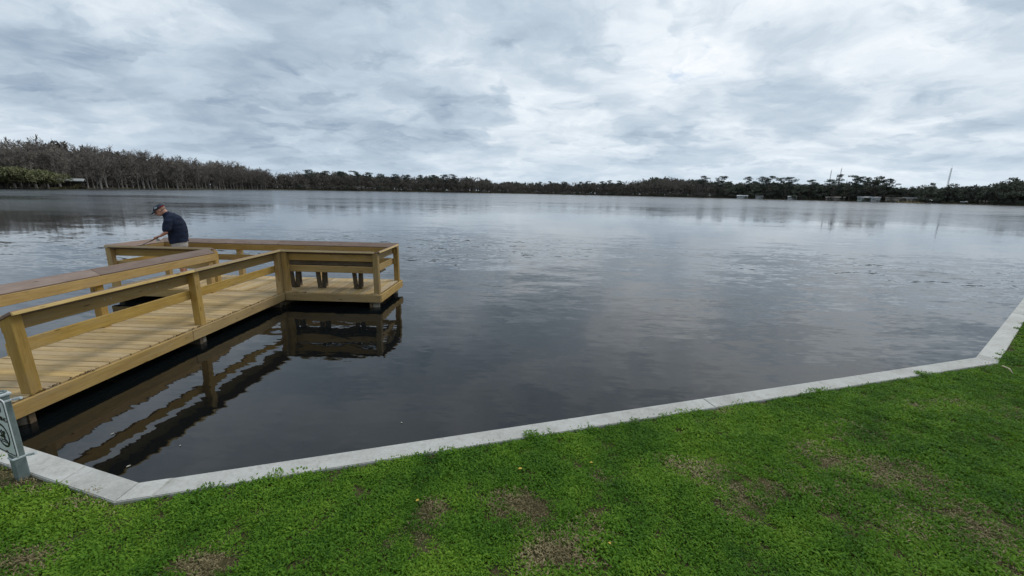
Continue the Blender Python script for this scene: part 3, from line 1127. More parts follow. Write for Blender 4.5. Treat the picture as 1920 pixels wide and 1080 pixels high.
def bearing(px):
    """horizontal direction per unit of depth for a frame column, on the horizon"""
    yh = 359.6 + 0.0196 * (px - 960)
    d = fw + rt * ((px - 960) / F_PX) + up * ((540 - yh) / F_PX)
    return Vector((d.x, d.y, 0)) / math.hypot(1, math.tan(PITCH)) * 1.0


def far_pt(px, extra=0.0, depth=None):
    D = (depth if depth else interp(px, BANK)) + extra
    yh = 359.6 + 0.0196 * (px - 960)
    d = fw + rt * ((px - 960) / F_PX) + up * ((540 - yh) / F_PX)
    return Vector((d.x * D, d.y * D, 0))


def tree_h(px, extra=0.0):
    D = interp(px, BANK)
    yh = 359.6 + 0.0196 * (px - 960)
    yw = yh + CAM_H * F_PX / D
    return (yw - interp(px, TOPS)) * (D + extra) / F_PX


def bank_material():
    m, b, bs = new_mat('far_bank', 0.95, 0.1)
    g = b.n('ShaderNodeNewGeometry')
    n1 = b.noise(g.outputs['Position'], 0.08, 5, 0.6)
    b.link(b.ramp(n1, [(0.35, (0.035, 0.032, 0.02)), (0.6, (0.075, 0.065, 0.035)), (0.8, (0.10, 0.10, 0.045))]), bs.inputs['Base Color'])
    return m


bv, bf = [], []
pxs = list(range(-420, 2501, 20))
for i, px in enumerate(pxs):
    j = 5 * mnoise.noise(Vector((px * 0.013, 0, 0)))
    for e, z in ((-3, -0.5), (0, 0.12), (3, 0.45), (25, 1.2), (120, 2.2), (1500, 3.0)):
        p = far_pt(px, e + (j if e < 100 else 0))
        bv.append((p.x, p.y, z))
for i in range(len(pxs) - 1):
    for k in range(5):
        a = i * 6 + k
        bf.append((a, a + 6, a + 7, a + 1))
bank = link('far_bank', mesh_from('far_bank', bv, bf), bank_material())
tag(bank, kind='structure')


def foliage_mat(name, c0, c1, rough=0.8, transl=0.0):
    m, b, bs = new_mat(name, rough, 0.15)
    g = b.n('ShaderNodeNewGeometry')
    oi = b.n('ShaderNodeObjectInfo')
    n1 = b.noise(g.outputs['Position'], 0.25, 4, 0.65)
    n2 = b.noise(g.outputs['Position'], 0.045, 3, 0.5)
    c = b.ramp(b.math('ADD', b.math('MULTIPLY', n1, 0.55), b.math('MULTIPLY', n2, 0.45)), [(0.36, c0), (0.64, c1)])
    hs = b.n('ShaderNodeHueSaturation')
    b.link(c, hs.inputs['Color'])
    b.link(b.maprange(oi.outputs['Random'], 0, 1, 0.75, 1.25), hs.inputs['Value'])
    b.link(hs.outputs[0], bs.inputs['Base Color'])
    return m


M_TWIG = foliage_mat('twigs', (0.145, 0.124, 0.104), (0.255, 0.222, 0.188))
M_BARK = foliage_mat('pale_bark', (0.10, 0.092, 0.082), (0.20, 0.188, 0.168))
M_BARKD = foliage_mat('dark_bark', (0.05, 0.042, 0.035), (0.10, 0.085, 0.07))
M_PINE = foliage_mat('pine_needles', (0.040, 0.056, 0.046), (0.080, 0.102, 0.076))
M_OAK = foliage_mat('oak_leaves', (0.060, 0.068, 0.052), (0.125, 0.132, 0.096))
M_WILLOW = foliage_mat('willow_leaves', (0.095, 0.100, 0.045), (0.19, 0.19, 0.095))
M_REED = foliage_mat('reeds', (0.07, 0.06, 0.03), (0.15, 0.13, 0.065))


def quads(cent, u, w):
    """leaf or twig quads from centres and half axes -> v (4n,3), f (n,4)"""
    n = len(cent)
    v = np.empty((n, 4, 3), np.float32)
    v[:, 0] = cent - u - w
    v[:, 1] = cent + u - w * 0.6
    v[:, 2] = cent + u + w * 0.6
    v[:, 3] = cent - u + w
    f = np.arange(4 * n, dtype=np.int32).reshape(n, 4)
    return v.reshape(-1, 3), f


def unit(a):
    return a / np.maximum(1e-6, np.linalg.norm(a, axis=1, keepdims=True))


def tube_fast(pts, radii, n=5):
    v, f = tube_np(pts, radii, n, caps=False)
    return np.array([tuple(p) for p in v], np.float32), np.array(f, np.int32)


def cat(parts):
    V, Fq, k = [], [], 0
    for v, f in parts:
        V.append(v); Fq.append(f + k); k += len(v)
    return np.concatenate(V), np.concatenate(Fq)


def make_bare(seed, H=20.0, twig_w=0.055, per=30, limbs=26, spread=1.0):
    """leafless cypress: buttressed trunk, rising limbs, haze of twigs; height about H"""
    r = np.random.RandomState(seed)
    wood_parts, tw = [], []
    stems = 1 + (r.rand() < 0.45)
    for s in range(stems):
        hh = H * (0.97 if s == 0 else r.uniform(0.7, 0.9))
        lean = r.uniform(-0.07, 0.07, 2) + (r.uniform(-0.13, 0.13, 2) if s else 0)
        base = r.uniform(-0.5, 0.5, 2) * (s > 0)
        ks = np.linspace(0, 1, 9)
        wob = np.cumsum(r.normal(0, 0.10, (9, 2)), axis=0)
        pts = [Vector((base[0] + lean[0] * hh * k + wob[i, 0] * k, base[1] + lean[1] * hh * k + wob[i, 1] * k, hh * k - 0.3)) for i, k in enumerate(ks)]
        rad_ = [0.30 * (1 - 0.93 * k) + 0.28 * math.exp(-k * 16) for k in ks]
        wood_parts.append(tube_fast(pts, rad_, 6))
        for l in range(limbs // stems):
            k = r.uniform(0.26, 0.97)
            i = min(7, int(k * 8)); fr = k * 8 - i
            p = np.array(pts[i].lerp(pts[i + 1], fr))
            an = r.uniform(0, 2 * math.pi)
            ln = spread * H * (0.06 + 0.17 * math.sin(math.pi * min(1, (k - 0.2) / 0.95)) + 0.03) * r.uniform(0.6, 1.25)
            el = r.uniform(0.35, 1.0)
            d = np.array([math.cos(an) * math.cos(el), math.sin(an) * math.cos(el), math.sin(el)])
            e = p + d * ln
            m_ = p + d * ln * 0.5 + np.array([0, 0, -0.06 * ln])
            wood_parts.append(tube_fast([Vector(p), Vector(m_), Vector(e)], [0.085, 0.05, 0.015], 4))
            t = r.rand(per) ** 0.7
            c0 = p + np.outer(t, d * ln)
            dirs = unit(r.normal(0, 0.75, (per, 3)) + d * 0.7 + np.array([0, 0, 0.35]))
            lens = r.uniform(0.35, 0.95, per)[:, None] * H / 20
            u = dirs * lens
            w = unit(np.cross(dirs, r.normal(0, 1, (per, 3)))) * (twig_w * r.uniform(0.6, 1.4, per))[:, None]
            tw.append(quads(c0 + u + r.normal(0, 0.25, (per, 3)), u, w))
    return cat(wood_parts), cat(tw)


def make_pine(seed, H=20.0, leaf=0.30, clumps=15, per=85, flat_=0.42, start=0.52, wide=0.17):
    """pine or dark evergreen: bare trunk, flat-bottomed clumps of needles with sky between"""
    r = np.random.RandomState(seed)
    ks = np.linspace(0, 1, 8)
    lean = r.uniform(-0.03, 0.03, 2)
    wob = np.cumsum(r.normal(0, 0.12, (8, 2)), axis=0)
    pts = [Vector((lean[0] * H * k + wob[i, 0] * k, lean[1] * H * k + wob[i, 1] * k, H * 0.95 * k - 0.3)) for i, k in enumerate(ks)]
    wp = [tube_fast(pts, [0.30 * (1 - 0.85 * k) for k in ks], 6)]
    lv_ = []
    for c in range(clumps):
        k = start + (1 - start) * (c + r.rand()) / clumps
        i = min(6, int(k * 7)); fr = k * 7 - i
        p = np.array(pts[i].lerp(pts[i + 1], fr))
        an = r.uniform(0, 2 * math.pi)
        reach = H * wide * (1.15 - 0.75 * abs((k - start) / (1 - start) - 0.45)) * r.uniform(0.45, 1.1)
        if c == clumps - 1:
            reach = 0.3
        ctr = p + np.array([math.cos(an) * reach, math.sin(an) * reach, reach * 0.25])
        wp.append(tube_fast([Vector(p), Vector(ctr)], [0.09, 0.03], 4))
        R = H * r.uniform(0.065, 0.115)
        q = r.normal(0, 1, (per, 3)); q = unit(q) * (r.rand(per) ** 0.4)[:, None] * R
        q[:, 2] *= flat_
        d1 = unit(r.normal(0, 1, (per, 3))); d2 = unit(np.cross(d1, r.normal(0, 1, (per, 3))))
        lv_.append(quads(ctr + q, d1 * leaf * r.uniform(0.6, 1.2, (per, 1)), d2 * leaf * 0.45))
    return cat(wp), cat(lv_)


def make_oak(seed, H=14.0, W_=6.5, leaf=0.34, clumps=34, per=55):
    """broad spreading crown of leaf clumps on several limbs"""
    r = np.random.RandomState(seed)
    fork = H * r.uniform(0.18, 0.3)
    wp = [tube_fast([Vector((0, 0, -0.3)), Vector((0.1, 0.05, fork * 0.5)), Vector((0.0, 0.1, fork))], [0.5, 0.36, 0.32], 7)]
    lv_ = []
    for c in range(clumps):
        an = r.uniform(0, 2 * math.pi); el = r.uniform(0.02, 1.0)
        rr = r.uniform(0.55, 1.0)
        ctr = np.array([math.cos(an) * W_ * rr * math.cos(el * 1.4), math.sin(an) * W_ * rr * math.cos(el * 1.4), fork * 0.8 + (H - fork) * rr * math.sin(el * 1.45) * 0.92])
        if c % 3 == 0:
            wp.append(tube_fast([Vector((0, 0, fork * 0.9)), Vector(ctr * 0.55 + np.array([0, 0, fork * 0.6])), Vector(ctr)], [0.20, 0.10, 0.03], 4))
        R = H * r.uniform(0.08, 0.135)
        q = unit(r.normal(0, 1, (per, 3))) * (r.rand(per) ** 0.4)[:, None] * R
        q[:, 2] *= 0.7
        d1 = unit(r.normal(0, 1, (per, 3))); d2 = unit(np.cross(d1, r.normal(0, 1, (per, 3))))
        lv_.append(quads(ctr + q, d1 * leaf * r.uniform(0.6, 1.2, (per, 1)), d2 * leaf * 0.5))
    return cat(wp), cat(lv_)


def make_willow(seed, H=7.5, W_=5.0, n=2600):
    r = np.random.RandomState(seed)
    wp, lv_ = [], []
    for s in range(9):
        an = r.uniform(0, 2 * math.pi); sp = r.uniform(0.2, 0.75) * W_
        e = Vector((math.cos(an) * sp, math.sin(an) * sp, H * r.uniform(0.6, 0.92)))
        wp.append(tube_fast([Vector((math.cos(an) * 0.3, math.sin(an) * 0.3, -0.2)), e * 0.5 + Vector((0, 0, 0.5)), e], [0.12, 0.07, 0.02], 5))
    lobes = [(np.array([r.uniform(-0.7, 0.7) * W_, r.uniform(-0.7, 0.7) * W_, H * r.uniform(0.35, 0.78)]), r.uniform(0.25, 0.42) * W_) for _ in range(16)]
    for c, R in lobes:
        k = n // 16
        q = unit(r.normal(0, 1, (k, 3))) * (r.rand(k) ** 0.45)[:, None] * R
        q[:, 2] *= 0.75
        d1 = unit(r.normal(0, 0.5, (k, 3)) + np.array([0, 0, 0.8])); d2 = unit(np.cross(d1, r.normal(0, 1, (k, 3))))
        lv_.append(quads(c + q, d1 * r.uniform(0.25, 0.6, (k, 1)), d2 * 0.085))
    return cat(wp), cat(lv_)


def protos(name, fn, seeds, mt, mc, **kw):
    out = []
    for s in seeds:
        (tv, tf), (cv, cf) = fn(s, **kw)
        a = np_mesh(name + '_trunk', tv, tf); a.materials.append(mt); a.shade_smooth()
        c = np_mesh(name + '_crown', cv, cf); c.materials.append(mc)
        out.append((a, c, float(cv[:, 2].max())))
    return out


P_BARE = protos('bare', make_bare, (1, 2, 3, 4, 5, 6), M_BARK, M_TWIG)
P_PINE = protos('pine', make_pine, (11, 12, 13, 14), M_BARKD, M_PINE)
P_OAK = protos('oak', make_oak, (21, 22, 23), M_BARKD, M_OAK)
P_WILL = protos('willow', make_willow, (31, 32, 33), M_BARKD, M_WILLOW)
random.seed(77)


def plant(name, protos_, px, extra, height, label, cat_, group=None, wide=1.0, which=None, z=0.25, depth=None):
    tr, cr, h0 = protos_[which if which is not None else random.randrange(len(protos_))]
    p = far_pt(px, extra, depth)
    o = empty(name, (p.x, p.y, z), random.uniform(0, 6.28))
    k = height / h0
    o.scale = (k * wide, k * wide, k)
    tag(o, label, cat_, group)
    t = link('trunk', tr, None, o)
    c = link('crown', cr, None, o)
    return o


def stretch(px):
    if px < 108: return 'behind the olive willows, left bank'
    if px < 175: return 'beside the open left bank boathouse'
    if px < 285: return 'between the boathouse and the person in the cap'
    if px < 390: return 'above the left half of the pier end'
    return 'at the right end of the tall left wood'


px = -30
while px < 500:
    D = interp(px, BANK)
    hgt = tree_h(px) * random.uniform(0.74, 0.97)
    plant('cypress_tree', P_BARE, px, random.uniform(0, 5), hgt, 'leafless grey cypress at the water ' + stretch(px), 'tree', 'waterside cypresses ' + stretch(px), wide=random.uniform(0.85, 1.15))
    px += random.uniform(2.2, 4.2) * F_PX / D * 0.8
px = -30
while px < 500:
    D = interp(px, BANK)
    plant('cypress_tree', P_BARE, px, random.uniform(9, 20), tree_h(px, 14) * random.uniform(0.90, 1.02), 'tall brown cypress on the skyline ' + stretch(px), 'tree', 'skyline cypresses ' + stretch(px), wide=random.uniform(0.95, 1.25))
    px += random.uniform(4.5, 7.5) * F_PX / D * 0.8

# evergreen crowns that stand clear of the far wood
PINES_MID = [585, 612, 640, 668, 690, 715, 742, 765, 790, 812, 836, 850, 1012, 1032, 1055, 1086, 1100, 1128, 1142, 1160]
for q in PINES_MID:
    plant('pine_tree', P_PINE, q, random.uniform(8, 25), tree_h(q, 15) * random.uniform(0.98, 1.07), 'small dark pine crown above the far wood ' + ('behind the right half of the pier' if q < 760 else 'just right of the pier' if q < 900 else 'at mid-lake'), 'tree', 'far pines ' + ('behind the pier' if q < 760 else 'right of the pier' if q < 900 else 'at mid-lake'), wide=random.uniform(1.0, 1.4))
RIGHT = [
    (1316, 331, 'umbrella-topped pine, first of the pair standing clear left of the gap in the right wood', 1.3),
    (1346, 331, 'rounded pine beside the gap in the wood, right of the umbrella-topped one', 1.35),
    (1402, 332, 'round-headed lone pine right of the gap in the far wood', 1.0),
    (1422, 332, 'flat-topped pine between two round pines on the right skyline', 1.3),
    (1441, 331, 'broad round pine just right of the flat-topped pine', 1.35),
    (1466, 334, 'spreading pine over the white lakeside house furthest left', 1.3),
    (1483, 333, 'tall pine behind the first white house, left of the twin radio masts', 1.3),
    (1518, 338, 'low dark pine left of the twin radio masts', 1.4),
    (1549, 337, 'dark pine at the foot of the left radio mast', 1.4),
    (1597, 330, 'flat-topped pine with a gap beneath, right of the pointed spruce', 1.15),
    (1614, 332, 'narrow pine between the flat-topped pine and the great domed tree', 1.2),
    (1664, 336, 'rounded dark tree at the right shoulder of the great domed tree', 1.35),
]
for q, top, lb, wd in RIGHT:
    D = interp(q, BANK) + 12
    yh = 359.6 + 0.0196 * (q - 960)
    plant('pine_tree', P_PINE, q, 12, (yh + CAM_H * F_PX / D - top) * D / F_PX, lb, 'tree', wide=wd)
(sv, sf), (cv_, cf_) = make_pine(55, 20.0, leaf=0.3, clumps=22, per=60, flat_=0.6, start=0.25, wide=0.15)
a = np_mesh('spruce_trunk', sv, sf); a.materials.append(M_BARKD)
c = np_mesh('spruce_crown', cv_, cf_); c.materials.append(M_PINE)
D = interp(1568, BANK) + 6
plant('spruce_tree', [(a, c, float(cv_[:, 2].max()))], 1568, 6, (371.5 + CAM_H * F_PX / D - 328) * D / F_PX, 'narrow pointed evergreen beside the radio masts on the right bank', 'tree', wide=0.95)
OAKS = [
    (1640, 331, 6, 1.25, 'great domed dark tree above the pale green house'),
    (1738, 344, -1, 1.15, 'bushy tree standing at the water right of the tan lawn'),
    (1778, 345, 8, 1.2, 'dark tree at the foot of the right-hand radio mast'),
    (1822, 350, 4, 1.2, 'wide low tree right of the white shed'),
    (1868, 341, 5, 1.2, 'layered dark tree near the right edge of the far bank'),
    (1905, 334, 3, 1.2, 'tallest dark tree at the right end of the far bank'),
    (1500, 346, 4, 1.2, 'dark tree between the white house and the tan-roofed house'),
    (1592, 348, 0, 1.0, 'dark tree at the water between the tan-roofed and pale green houses'),
    (1540, 350, 8, 1.2, 'low tree behind the tan-roofed house'),
    (1680, 352, 10, 1.3, 'low dark tree behind the tan lawn'),
    (1712, 350, 12, 1.2, 'dark tree over the low grey house'),
    (1848, 352, 1, 1.0, 'low waterside tree left of the layered dark tree'),
    (1450, 350, 3, 1.2, 'low dark tree at the water left of the white house'),
    (1415, 352, 6, 1.3, 'low tree behind the furthest white houses'),
    (1370, 350, 3, 1.2, 'dark low tree filling the gap in the far wood'),
    (1760, 356, 3, 0.9, 'pale rounded shrub behind the white shed'),
]
for q, top, ex, wd, lb in OAKS:
    D = interp(q, BANK) + ex
    yh = 359.6 + 0.0196 * (q - 960)
    plant('oak_tree', P_OAK, q, ex, (yh + CAM_H * F_PX / D - top) * D / F_PX, lb, 'tree', wide=wd * 0.9)
# olive willows on the left bank
for q, top, ex, wd, wh, lb in ((8, 308, -6, 1.45, 0, 'olive green willow at the left edge of the far bank'), (48, 314, -8, 1.2, 1, 'olive willow in the middle of the three on the left bank'), (84, 316, -7, 1.1, 2, 'olive willow nearest the boathouse roof on the left bank')):
    D = interp(q, BANK) + ex
    yh = 359.6 + 0.0196 * (q - 960)
    plant('willow_shrub', P_WILL, q, ex, (yh + CAM_H * F_PX / D - top) * D / F_PX, lb, 'shrub', wide=wd * 1.35, which=wh, z=0.05)

# the wood behind: one mass, nobody could count it
lowB = [make_bare(100 + i, 20.0, twig_w=0.17, per=9, limbs=24) for i in range(5)]
lowE = [make_oak(120 + i, 15.0, 6.0, leaf=0.75, clumps=26, per=14) for i in range(3)]
rs = np.random.RandomState(8)
mass = {'twig': [], 'leaf': [], 'bark': []}


def drop(proto, key, px, extra, height, wide):
    (tv, tf), (cv, cf) = proto
    p = far_pt(px, extra)
    k = height / float(cv[:, 2].max())
    an = rs.uniform(0, 6.28)
    R = np.array([[math.cos(an), -math.sin(an), 0], [math.sin(an), math.cos(an), 0], [0, 0, 1]], np.float32)
    S = np.array([k * wide, k * wide, k], np.float32)
    T = np.array([p.x, p.y, 0.4], np.float32)
    mass[key].append(((cv @ R.T) * S + T, cf))
    mass['bark'].append(((tv @ R.T) * S + T, tf))


for row, (e0, e1, hf) in enumerate(((6, 16, 0.82), (22, 40, 0.92), (45, 80, 0.97))):
    px = -60.0
    while px < 1990:
        D = interp(px, BANK)
        ex = rs.uniform(e0, e1)
        hh = tree_h(px, ex) * hf * rs.uniform(0.80, 1.03)
        if px < 1340 or rs.rand() < 0.15:
            if px > 560 and row == 2 and rs.rand() < 0.5:
                drop(lowE[rs.randint(3)], 'leaf', px, ex, hh * 1.0, rs.uniform(0.8, 1.1))
            else:
                drop(lowB[rs.randint(5)], 'twig', px, ex, hh, rs.uniform(0.9, 1.3))
        else:
            drop(lowE[rs.randint(3)], 'leaf', px, ex + 4, hh * rs.uniform(0.85, 1.0), rs.uniform(0.8, 1.15))
        px += rs.uniform(3.0, 5.5) * F_PX / D * (1.0 if row else 0.8)
# solid lower storey
for e0, e1, lo, hi, stp in ((8, 20, 0.45, 0.70, 4.0), (25, 60, 0.60, 0.85, 4.5), (60, 110, 0.70, 0.92, 6.0)):
    px = -60.0
    while px < 1990:
        D = interp(px, BANK)
        ex = rs.uniform(e0, e1)
        drop(lowE[rs.randint(3)], 'twig' if px < 1330 or rs.rand() < 0.2 else 'leaf', px, ex, tree_h(px, ex) * rs.uniform(lo, hi), rs.uniform(0.5, 0.8))
        px += stp * rs.uniform(0.7, 1.3) * F_PX / D
# dense undergrowth along the water
for px in np.arange(-60, 1990, 1.0):
    D = interp(px, BANK)
    k = rs.rand()
    if px < 560:
        if k < 0.42:
            drop(lowE[rs.randint(3)], 'twig', px, rs.uniform(5, 12), rs.uniform(3.0, 7.0), rs.uniform(0.6, 1.1))
    elif px < 1340:
        if k < 0.40:
            drop(lowE[rs.randint(3)], 'twig' if rs.rand() < 0.6 else 'leaf', px, rs.uniform(1, 6), rs.uniform(2.5, 6.0), rs.uniform(0.7, 1.4))
    else:
        if k < 0.34:
            drop(lowE[rs.randint(3)], 'leaf', px, rs.uniform(0, 1.5), rs.uniform(0.6, 1.5), rs.uniform(0.8, 1.8))
        elif k < 0.48:
            drop(lowE[rs.randint(3)], 'leaf', px, rs.uniform(0, 2), rs.uniform(1.6, 3.6), rs.uniform(0.6, 1.0))
        elif k < 0.75:
            drop(lowE[rs.randint(3)], 'leaf', px, rs.uniform(9, 14), rs.uniform(3.0, 6.0), rs.uniform(0.7, 1.3))
wood_root = empty('far_wood', (0, 420, 0))
tag(wood_root, 'brown and dark green wood covering the whole far bank of the lake', 'wood', kind='stuff')
for key, mt in (('twig', M_TWIG), ('leaf', M_OAK), ('bark', M_BARKD)):
    v, f = cat(mass[key])
    v = v - np.array([0, 420, 0], np.float32)
    o = link({'twig': 'bare_crowns', 'leaf': 'evergreen_crowns', 'bark': 'trunks'}[key], np_mesh('far_wood_' + key, v, f), mt, wood_root)
    o['kind'] = 'stuff'

# houses on the right bank
M_WALLW = flat('wall_white', (0.40, 0.41, 0.40), 0.7, 0.3, 0.08, 0.6)
M_WALLG = flat('wall_pale_green', (0.33, 0.38, 0.34), 0.7, 0.3, 0.08, 0.6)
M_WALLT = flat('wall_tan', (0.25, 0.21, 0.17), 0.7, 0.3, 0.1, 0.6)
M_ROOFT = flat('roof_tan', (0.20, 0.175, 0.15), 0.9, 0.2, 0.15, 0.8)
M_ROOFG = flat('roof_grey', (0.16, 0.16, 0.165), 0.9, 0.2, 0.15, 0.8)
M_ROOFW = flat('roof_white_metal', (0.36, 0.38, 0.39), 0.5, 0.4, 0.05, 0.8)
M_GLASSD = flat('dark_glass', (0.02, 0.025, 0.03), 0.08, 0.6)
M_LAWNT = flat('dry_lawn', (0.26, 0.205, 0.095), 0.95, 0.1, 0.2, 0.4)


def gable_roof(w, d, h, over=0.5):
    hw, hd_ = w / 2 + over, d / 2 + over
    t = 0.22
    v = [(-hw, -hd_, 0), (hw, -hd_, 0), (hw, 0, h), (-hw, 0, h), (hw, hd_, 0), (-hw, hd_, 0)]
    v += [(x, y, z - t) for x, y, z in v]
    f = [(0, 1, 2, 3), (3, 2, 4, 5), (7, 6, 9, 8), (8, 9, 11, 10), (0, 6, 7, 1), (5, 4, 10, 11), (1, 7, 8, 2), (2, 8, 10, 4), (0, 3, 9, 6), (3, 5, 11, 9)]
    return mesh_from('roof', v, f)


def house(px, ex, w, d, h, rh, mw_, mr, label, wins=4, z=1.0, rz=0.0, chimney=False):
    p = far_pt(px, ex)
    face = math.atan2(p.x, p.y)
    o = empty('house', (p.x, p.y, z), -face + rz)
    tag(o, label, 'house')
    o.scale = (0.86, 0.8, 0.70)
    me = box_mesh('wall', w, d, h + 1.0, 0)
    wl = link('wall', me, mw_, o); wl.location = (0, 0, (h - 1.0) / 2)
    # gable ends
    v = [(s * w / 2 * 0.998, y, z_) for s in (-1, 1) for y, z_ in ((-d / 2, h + 0.002), (d / 2, h + 0.002), (0, h + rh * 0.96))]
    gb = link('gable', mesh_from('gable', v, [(0, 1, 2), (3, 5, 4), (0, 2, 5, 3), (1, 4, 5, 2)]), mw_, o)
    rf = link('roof', gable_roof(w, d, rh), mr, o); rf.location = (0, 0, h + 0.12)
    if chimney:
        ch = link('chimney', box_mesh('chimney', 0.8, 0.8, 1.8, 0.03), M_WALLT, rf); ch.location = (w * 0.25, d * 0.1, rh * 0.9)
    n = wins
    for i in range(n):
        x = -w / 2 + w * (i + 0.5) / n
        door = (i == n // 2)
        me = box_mesh('window', 1.5 if not door else 1.1, 0.10, 1.2 if not door else 2.1, 0.02)
        wn = link('door' if door else 'window', me, M_PLATE, o)
        wn.location = (x, -d / 2 - 0.03, 1.5 if not door else 1.06)
        pn = link('pane', box_mesh('pane', 1.3 if not door else 0.8, 0.06, 1.0 if not door else 1.6, 0), M_GLASSD, wn)
        pn.location = (0, -0.045, 0)
    return o


house(1392, 1.5, 12, 7, 2.7, 1.6, M_WALLW, M_ROOFW, 'small white house furthest left among the lakeside houses', z=0.7)
house(1424, 2, 8, 6, 2.6, 1.4, M_WALLW, M_ROOFG, 'little white house with grey roof right of the first white house', 3, z=0.7)
house(1486, 2.5, 9, 7, 2.8, 1.5, M_WALLW, M_ROOFW, 'white house with pale roof below the tall pine', 3, z=0.7)
house(1556, 4, 7, 7, 2.6, 1.5, M_WALLT, M_ROOFT, 'tan house with tan roof left of the pointed evergreen', 3, z=0.8)
house(1574, 4, 9, 7, 2.8, 1.6, M_WALLT, M_ROOFT, 'tan house at the foot of the pointed evergreen', 4, z=0.8, chimney=True)
house(1621, 4, 11, 8, 3.4, 1.6, M_WALLG, M_ROOFW, 'pale green house under the great domed tree', 4, z=0.9)
house(1642, 2.5, 7, 6, 3.6, 1.2, M_WALLW, M_ROOFW, 'bright white boathouse right of the pale green house', 2, z=0.8)
house(1676, 7, 12, 7, 2.8, 1.5, M_WALLT, M_ROOFT, 'low tan house at the left of the tan lawn', 4, z=1.2)
house(1708, 8, 11, 7, 2.6, 1.6, M_WALLT, M_ROOFG, 'low house with grey roof behind the tan lawn', 4, z=1.3)
house(1752, 3, 5.5, 5, 2.0, 1.1, M_WALLW, M_ROOFW, 'white shed beside the bushy waterside tree', 2, z=0.6)
house(1808, 1.5, 3.4, 4, 1.6, 0.8, M_WALLT, M_ROOFW, 'tiny pale-roofed boathouse at the water near the right end', 2, z=0.3)
house(1848, 8, 7, 6, 2.0, 1.2, M_WALLT, M_ROOFT, 'tan cottage half hidden by trees near the right end', 3, z=0.6)
# dry lawn patch in front of the low houses
v = []
for q in (1684, 1700, 1716, 1727):
    for ex, z in ((0.6, 0.22), (3.0, 0.55), (7.0, 1.32)):
        p = far_pt(q, ex); v.append((p.x, p.y, z + 0.03))
f = [(i * 3 + k, i * 3 + 3 + k, i * 3 + 4 + k, i * 3 + 1 + k) for i in range(3) for k in range(2)]
o = link('dry_lawn', mesh_from('dry_lawn', v, f), M_LAWNT)
tag(o, kind='structure')
# radio masts
M_MAST = flat('mast_steel', (0.10, 0.10, 0.11), 0.6, 0.4, 0.2, 0.3)


def mast(px, top, depth, label, r=0.5):
    yh = 359.6 + 0.0196 * (px - 960)
    p = far_pt(px, depth=depth)
    H = (yh + CAM_H * F_PX / depth - top) * depth / F_PX
    o = empty('radio_mast', (p.x, p.y, 0.5))
    tag(o, label, 'mast')
    cs = [(r * math.cos(a), r * math.sin(a)) for a in (0.5, 2.6, 4.7)]
    for cx, cy in cs:
        v, f = tube_np([(cx, cy, 0), (cx * 0.8, cy * 0.8, H)], [0.14, 0.10], 5)
        link('leg', mesh_from('leg', v, f), M_MAST, o)
    parts = []
    n = int(H / 2.2)
    for i in range(n):
        for k in range(3):
            a, c = cs[k], cs[(k + 1) % 3]
            z0, z1 = H * i / n, H * (i + 1) / n
            parts.append(tube_np([(a[0], a[1], z0), (c[0], c[1], z1)], [0.06, 0.06], 4))
    v, f = join_vf(parts)
    link('lattice', mesh_from('lattice', v, f), M_MAST, o)
    v, f = tube_np([(0, 0, H), (0, 0, H + 2.5)], [0.06, 0.03], 5)
    link('aerial', mesh_from('aerial', v, f), M_MAST, o)


mast(1550, 322, 520, 'thin radio mast, left of the two by the pointed evergreen')
mast(1568, 318, 520, 'thin radio mast rising directly behind the pointed evergreen')
mast(1562, 331, 560, 'short thin mast between the two by the pointed evergreen', 0.35)
mast(1582, 340, 560, 'shortest mast just right of the pointed evergreen', 0.35)
mast(1770, 318, 420, 'lone thick radio mast above the trees on the right', 0.6)

# boathouse on the left bank
p = far_pt(134, -2)
bh = empty('boathouse', (p.x, p.y, 0.0), rad(38))
tag(bh, 'open boathouse with pale low roof beside the olive willows', 'boathouse')
o = link('roof', gable_roof(8, 5, 1.0, 0.6), flat('roof_pale', (0.33, 0.34, 0.33), 0.8, 0.2, 0.15, 0.6), bh); o.location = (0, 0, 3.6)
for x_ in (-3.6, 0, 3.6):
    for y_ in (-2.2, 2.2):
        v, f = tube_np([(x_, y_, -0.8), (x_, y_, 3.5)], [0.14, 0.13], 6)
        link('post', mesh_from('post', v, f), M_BARKD, bh)
o = link('deck', box_mesh('deck', 8, 5, 0.25, 0.02), M_BARKD, bh); o.location = (0, 0, 0.85)
o = link('back_wall', box_mesh('back_wall', 7.0, 0.12, 2.2, 0.01), M_BARKD, bh); o.location = (0, 2.0, 2.1)
# reed mound by the boathouse
rr = np.random.RandomState(5)
n = 2600
t = rr.rand(n)
base = np.array([tuple(far_pt(108 + 52 * a, -7 + 4 * q)) for a, q in zip(t, rr.rand(n))], np.float32)
hgt = rr.uniform(0.6, 1.9, n) * (0.55 + 0.75 * np.exp(-((t - 0.75) / 0.18) ** 2))
dirs = unit(rr.normal(0, 0.22, (n, 3)) + np.array([0, 0, 1]))
u = dirs * (hgt / 2)[:, None]
w = unit(np.cross(dirs, rr.normal(0, 1, (n, 3)))) * 0.07
v, f = quads(base + u, u, w)
o = link('reeds', np_mesh('reeds', v, f), M_REED)
tag(o, 'tan reeds at the water between the willows and the bare trunks', 'reeds', kind='stuff')

# ------------------------------------------------------------------ the grass
PATCH = []


def lawn_hit(px, py):
    d = fw + rt * ((px - 960) / F_PX) + up * ((540 - py) / F_PX)
    z = 0.33
    for _ in range(6):
        t = (z - CAM_H) / d.z
        z = lawn_z(d.x * t, d.y * t)
    return d.x * t, d.y * t


